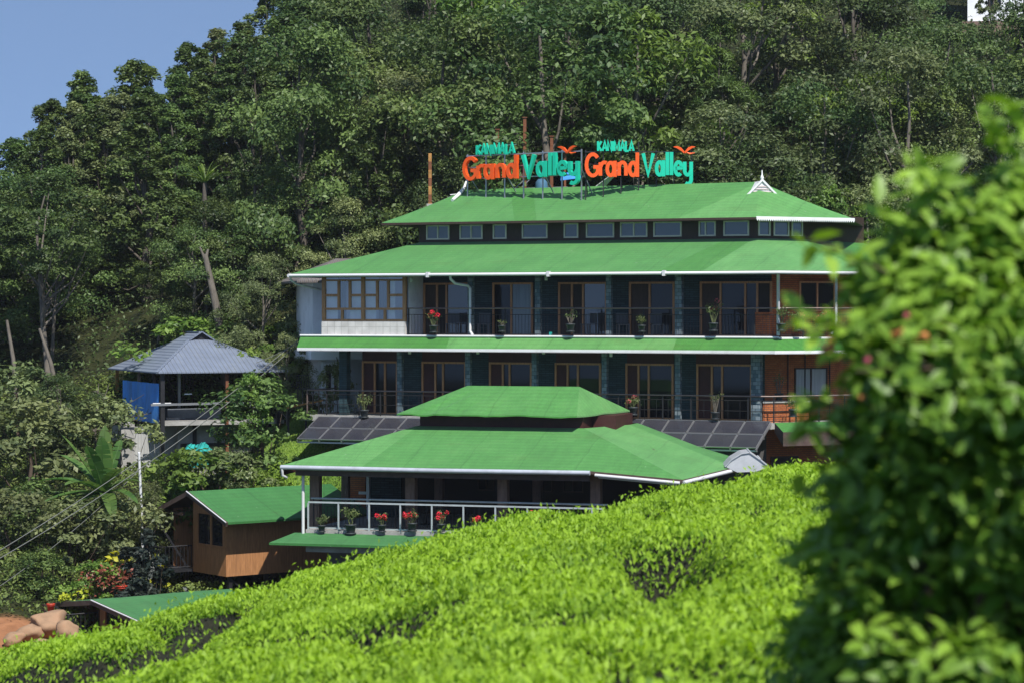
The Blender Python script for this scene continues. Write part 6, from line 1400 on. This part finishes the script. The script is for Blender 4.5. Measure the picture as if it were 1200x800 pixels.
def build_tea():
    ys = np.arange(7.5, 36.5, .14); xs = np.arange(-13, 13, .14); X, Y = np.meshgrid(xs, ys); Z = tea_h(X, Y) - .13 + np.random.RandomState(1).uniform(-.03, .03, X.shape)
    n, m = X.shape; idx = np.arange(n * m).reshape(n, m); f = np.stack([idx[:-1, :-1].ravel(), idx[:-1, 1:].ravel(), idx[1:, 1:].ravel(), idx[1:, :-1].ravel()], 1)
    vs = np.stack([X.ravel(), Y.ravel(), Z.ravel()], 1)
    # skirts down to the soil so the mass has sides
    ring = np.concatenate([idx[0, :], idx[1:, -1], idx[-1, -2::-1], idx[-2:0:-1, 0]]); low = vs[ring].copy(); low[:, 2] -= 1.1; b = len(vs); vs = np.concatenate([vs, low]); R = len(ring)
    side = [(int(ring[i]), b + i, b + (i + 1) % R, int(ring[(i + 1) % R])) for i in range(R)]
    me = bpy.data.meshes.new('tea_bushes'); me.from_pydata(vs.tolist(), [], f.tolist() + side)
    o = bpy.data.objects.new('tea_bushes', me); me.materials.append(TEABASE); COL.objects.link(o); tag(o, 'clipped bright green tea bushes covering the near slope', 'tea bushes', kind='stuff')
    rs = np.random.RandomState(12); N = 560000
    Y = np.sqrt(rs.uniform(7.8 ** 2, 36.0 ** 2, N)); X = rs.uniform(-1, 1, N) * (.2118 * Y * 1.22 + .7)
    Z = tea_h(X, Y); e = .12; gx_ = (tea_h(X + e, Y) - tea_h(X - e, Y)) / (2 * e); gy_ = (tea_h(X, Y + e) - tea_h(X, Y - e)) / (2 * e)
    d1, s1 = polydist(X, Y, GAP); rg = ridge(X, Y); face = ((np.abs(d1) < .5) & (X < GAP[-1][0] + .4)) | (hole_q(X, Y) < 1.0)
    lowf = sum(np.sin(FR[i, 0] * .5 * X + PH[i, 0]) * np.sin(FR[i, 1] * .5 * Y + PH[i, 1]) for i in range(6))
    keep = (rs.uniform(0, 1, N) < np.where(face, .18, 1)) & (rs.uniform(0, 1, N) < np.clip(-.02 + 1.3 * rg, 0, 1)) & (rs.uniform(0, 1, N) < np.clip(1.0 - .22 * (lowf - .8), .45, 1))
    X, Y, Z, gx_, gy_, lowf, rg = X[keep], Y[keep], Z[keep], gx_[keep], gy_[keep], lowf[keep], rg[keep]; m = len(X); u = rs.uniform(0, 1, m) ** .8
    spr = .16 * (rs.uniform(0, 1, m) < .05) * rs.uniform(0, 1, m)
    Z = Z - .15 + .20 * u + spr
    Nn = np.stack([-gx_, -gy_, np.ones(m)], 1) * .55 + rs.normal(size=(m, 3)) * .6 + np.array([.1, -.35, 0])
    tint = np.clip(u * .75 + rs.normal(size=m) * .18 + .02 + .12 * rg - .10 * np.clip(lowf, -1, 1.5), 0, 1)  # ridge term darkens leaf colour in the furrows, painting shade between bushes
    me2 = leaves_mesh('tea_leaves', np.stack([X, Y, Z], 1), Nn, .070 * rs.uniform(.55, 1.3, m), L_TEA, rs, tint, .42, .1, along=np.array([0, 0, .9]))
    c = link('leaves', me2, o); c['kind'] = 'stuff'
build_tea()
# ------------------------------------------------------------------ foreground flowering bush
def build_bush():
    rs = np.random.RandomState(91); yb = 7.9
    g0 = gz(1.6, yb); root = empty('flowering_bush', (1.6, yb, g0), 0, 'large out of focus leafy bush with pink and peach flowers filling the right side', 'bush'); off = np.array([1.6, yb, g0])
    L = [(1225, 250, 7.6, 90), (1040, 335, 7.55, 40), (1068, 296, 7.6, 36), (1030, 375, 7.6, 40), (1120, 285, 7.6, 80), (1065, 350, 7.6, 75), (1180, 330, 7.5, 120), (1052, 430, 7.6, 66), (1110, 430, 7.35, 120), (1230, 430, 7.3, 150), (1032, 510, 7.7, 62), (1080, 530, 7.55, 105), (1180, 560, 7.5, 130),
         (1018, 585, 8.1, 60), (1050, 630, 7.85, 95), (1150, 690, 7.85, 120), (985, 665, 8.2, 62), (1030, 740, 8.05, 95), (960, 770, 8.4, 60), (1110, 820, 8.4, 120), (1000, 850, 8.4, 80), (1230, 640, 8.1, 140), (1230, 820, 8.2, 150),
         (1320, 330, 7.7, 170), (1380, 560, 7.9, 200), (1330, 760, 8.1, 190), (1090, 980, 8.4, 170), (1250, 1050, 8.2, 220), (1450, 900, 8.2, 240), (1060, 800, 8.0, 110), (1160, 800, 7.9, 110), (1000, 760, 8.1, 80), (1100, 720, 8.0, 90), (1190, 740, 7.9, 90), (1040, 680, 8.1, 80), (960, 830, 8.2, 60), (1050, 900, 8.0, 110), (1180, 900, 7.9, 120), (1000, 688, 7.55, 34), (985, 655, 7.6, 26), (1040, 765, 7.45, 42), (1095, 785, 7.35, 50), (1150, 770, 7.35, 44), (1165, 640, 7.4, 46), (1185, 590, 7.3, 50), (1085, 670, 7.5, 36), (1060, 600, 7.5, 44)]
    st = MB(); allP, allN, allT, allS = [], [], [], []
    tips = []
    for px, py, Y, r in L:
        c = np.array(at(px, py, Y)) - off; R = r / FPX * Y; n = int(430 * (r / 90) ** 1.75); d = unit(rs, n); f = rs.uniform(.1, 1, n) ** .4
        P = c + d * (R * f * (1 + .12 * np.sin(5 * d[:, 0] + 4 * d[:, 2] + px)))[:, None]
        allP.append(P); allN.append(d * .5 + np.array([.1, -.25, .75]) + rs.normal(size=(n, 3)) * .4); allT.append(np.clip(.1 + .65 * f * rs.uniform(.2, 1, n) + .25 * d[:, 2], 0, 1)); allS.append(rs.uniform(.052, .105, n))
        base = np.array([rs.uniform(-.25, .35), rs.uniform(-.2, .2), -.1]); base[1] += .35; mid = (base + c) / 2 + rs.normal(size=3) * .08 + np.array([0, .25, .1])
        st.tube([Vector(base), Vector(mid), Vector(c)], [.022, .014, .006], 6, caps=False)
        for k in range(5): e = c + unit(rs, 1)[0] * R * .95; st.tube([Vector(c), Vector((c + e) / 2 + rs.normal(size=3) * .02), Vector(e)], [.008, .006, .003], 4, caps=False)
    # loose sprays past the outline
    for px, py, Y, dx, dy in ((1040, 320, 7.40, -95, -40), (1000, 400, 7.53, -55, -35), (1010, 380, 7.40, -70, 10), (1120, 250, 7.53, -40, -50), (1170, 180, 7.53, -10, -45), (1060, 290, 7.53, -30, -50), (990, 520, 7.66, -50, -30), (980, 560, 7.78, -45, 20), (990, 480, 7.66, -50, -10), (1210, 160, 7.53, -20, -35), (1100, 230, 7.53, -22, -40), (970, 640, 8.16, -35, 10), (960, 720, 8.28, -35, 20)):
        a, b = np.array(at(px, py, Y)) - off, np.array(at(px + dx, py + dy, Y - .12)) - off; st.tube([Vector(a), Vector((a + b) / 2 + np.array([0, 0, .01])), Vector(b)], [.006, .004, .002], 4, caps=False)
        n = 16; t = rs.uniform(.1, 1.05, n)[:, None]; P = a + (b - a) * t + rs.normal(size=(n, 3)) * .012; allP.append(P); allN.append(rs.normal(size=(n, 3)) * .45 + np.array([0, -.3, .8])); allT.append(rs.uniform(.4, 1, n)); allS.append(rs.uniform(.07, .115, n))
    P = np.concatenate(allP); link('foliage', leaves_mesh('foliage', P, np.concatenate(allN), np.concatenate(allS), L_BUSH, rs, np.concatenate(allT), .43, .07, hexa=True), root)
    st.build('stem', TWIG, root)
    for px, py, Y, s, m in ((1062, 393, 7.22, 1.25, ORF), (1080, 398, 7.19, 1.2, ORF), (1046, 392, 7.28, .8, ORF), (1100, 371, 7.22, .8, ORF), (1018, 421, 7.34, .8, PKF), (968, 407, 7.47, .9, PKF), (973, 397, 7.47, .7, ORF), (1080, 459, 7.28, .6, PKF), (1112, 386, 7.22, .6, PKF), (1010, 465, 7.34, .5, ORF), (1062, 370, 7.25, .5, PKF)):
        n = 60; c = np.array(at(px, py, Y)) - off; d = unit(rs, n); d[:, 1] = -np.abs(d[:, 1]); C = c + d * .019 * s; link('flower_head', leaves_mesh('flower_head', C, d + rs.normal(size=(n, 3)) * .3, np.full(n, .012 * s), m, rs, None, .9), root)
build_bush()

# ------------------------------------------------------------------ thin valley haze
hm = bpy.data.materials.new('valley_haze'); hm.use_nodes = True
_nt = hm.node_tree; _nt.nodes.remove(_nt.nodes['Principled BSDF']); _v = _nt.nodes.new('ShaderNodeVolumePrincipled'); _v.inputs['Density'].default_value = 0.00016; _v.inputs['Color'].default_value = (0.92, 0.95, 1.0, 1); _v.inputs['Anisotropy'].default_value = 0.2
_nt.links.new(_v.outputs[0], _nt.nodes['Material Output'].inputs['Volume'])
hz_ = MB().box((-405, -65, -17), (405, 605, 75)).build('haze', hm); tag(hz_, 'thin pale blue valley haze in front of the forest', 'haze', kind='stuff')
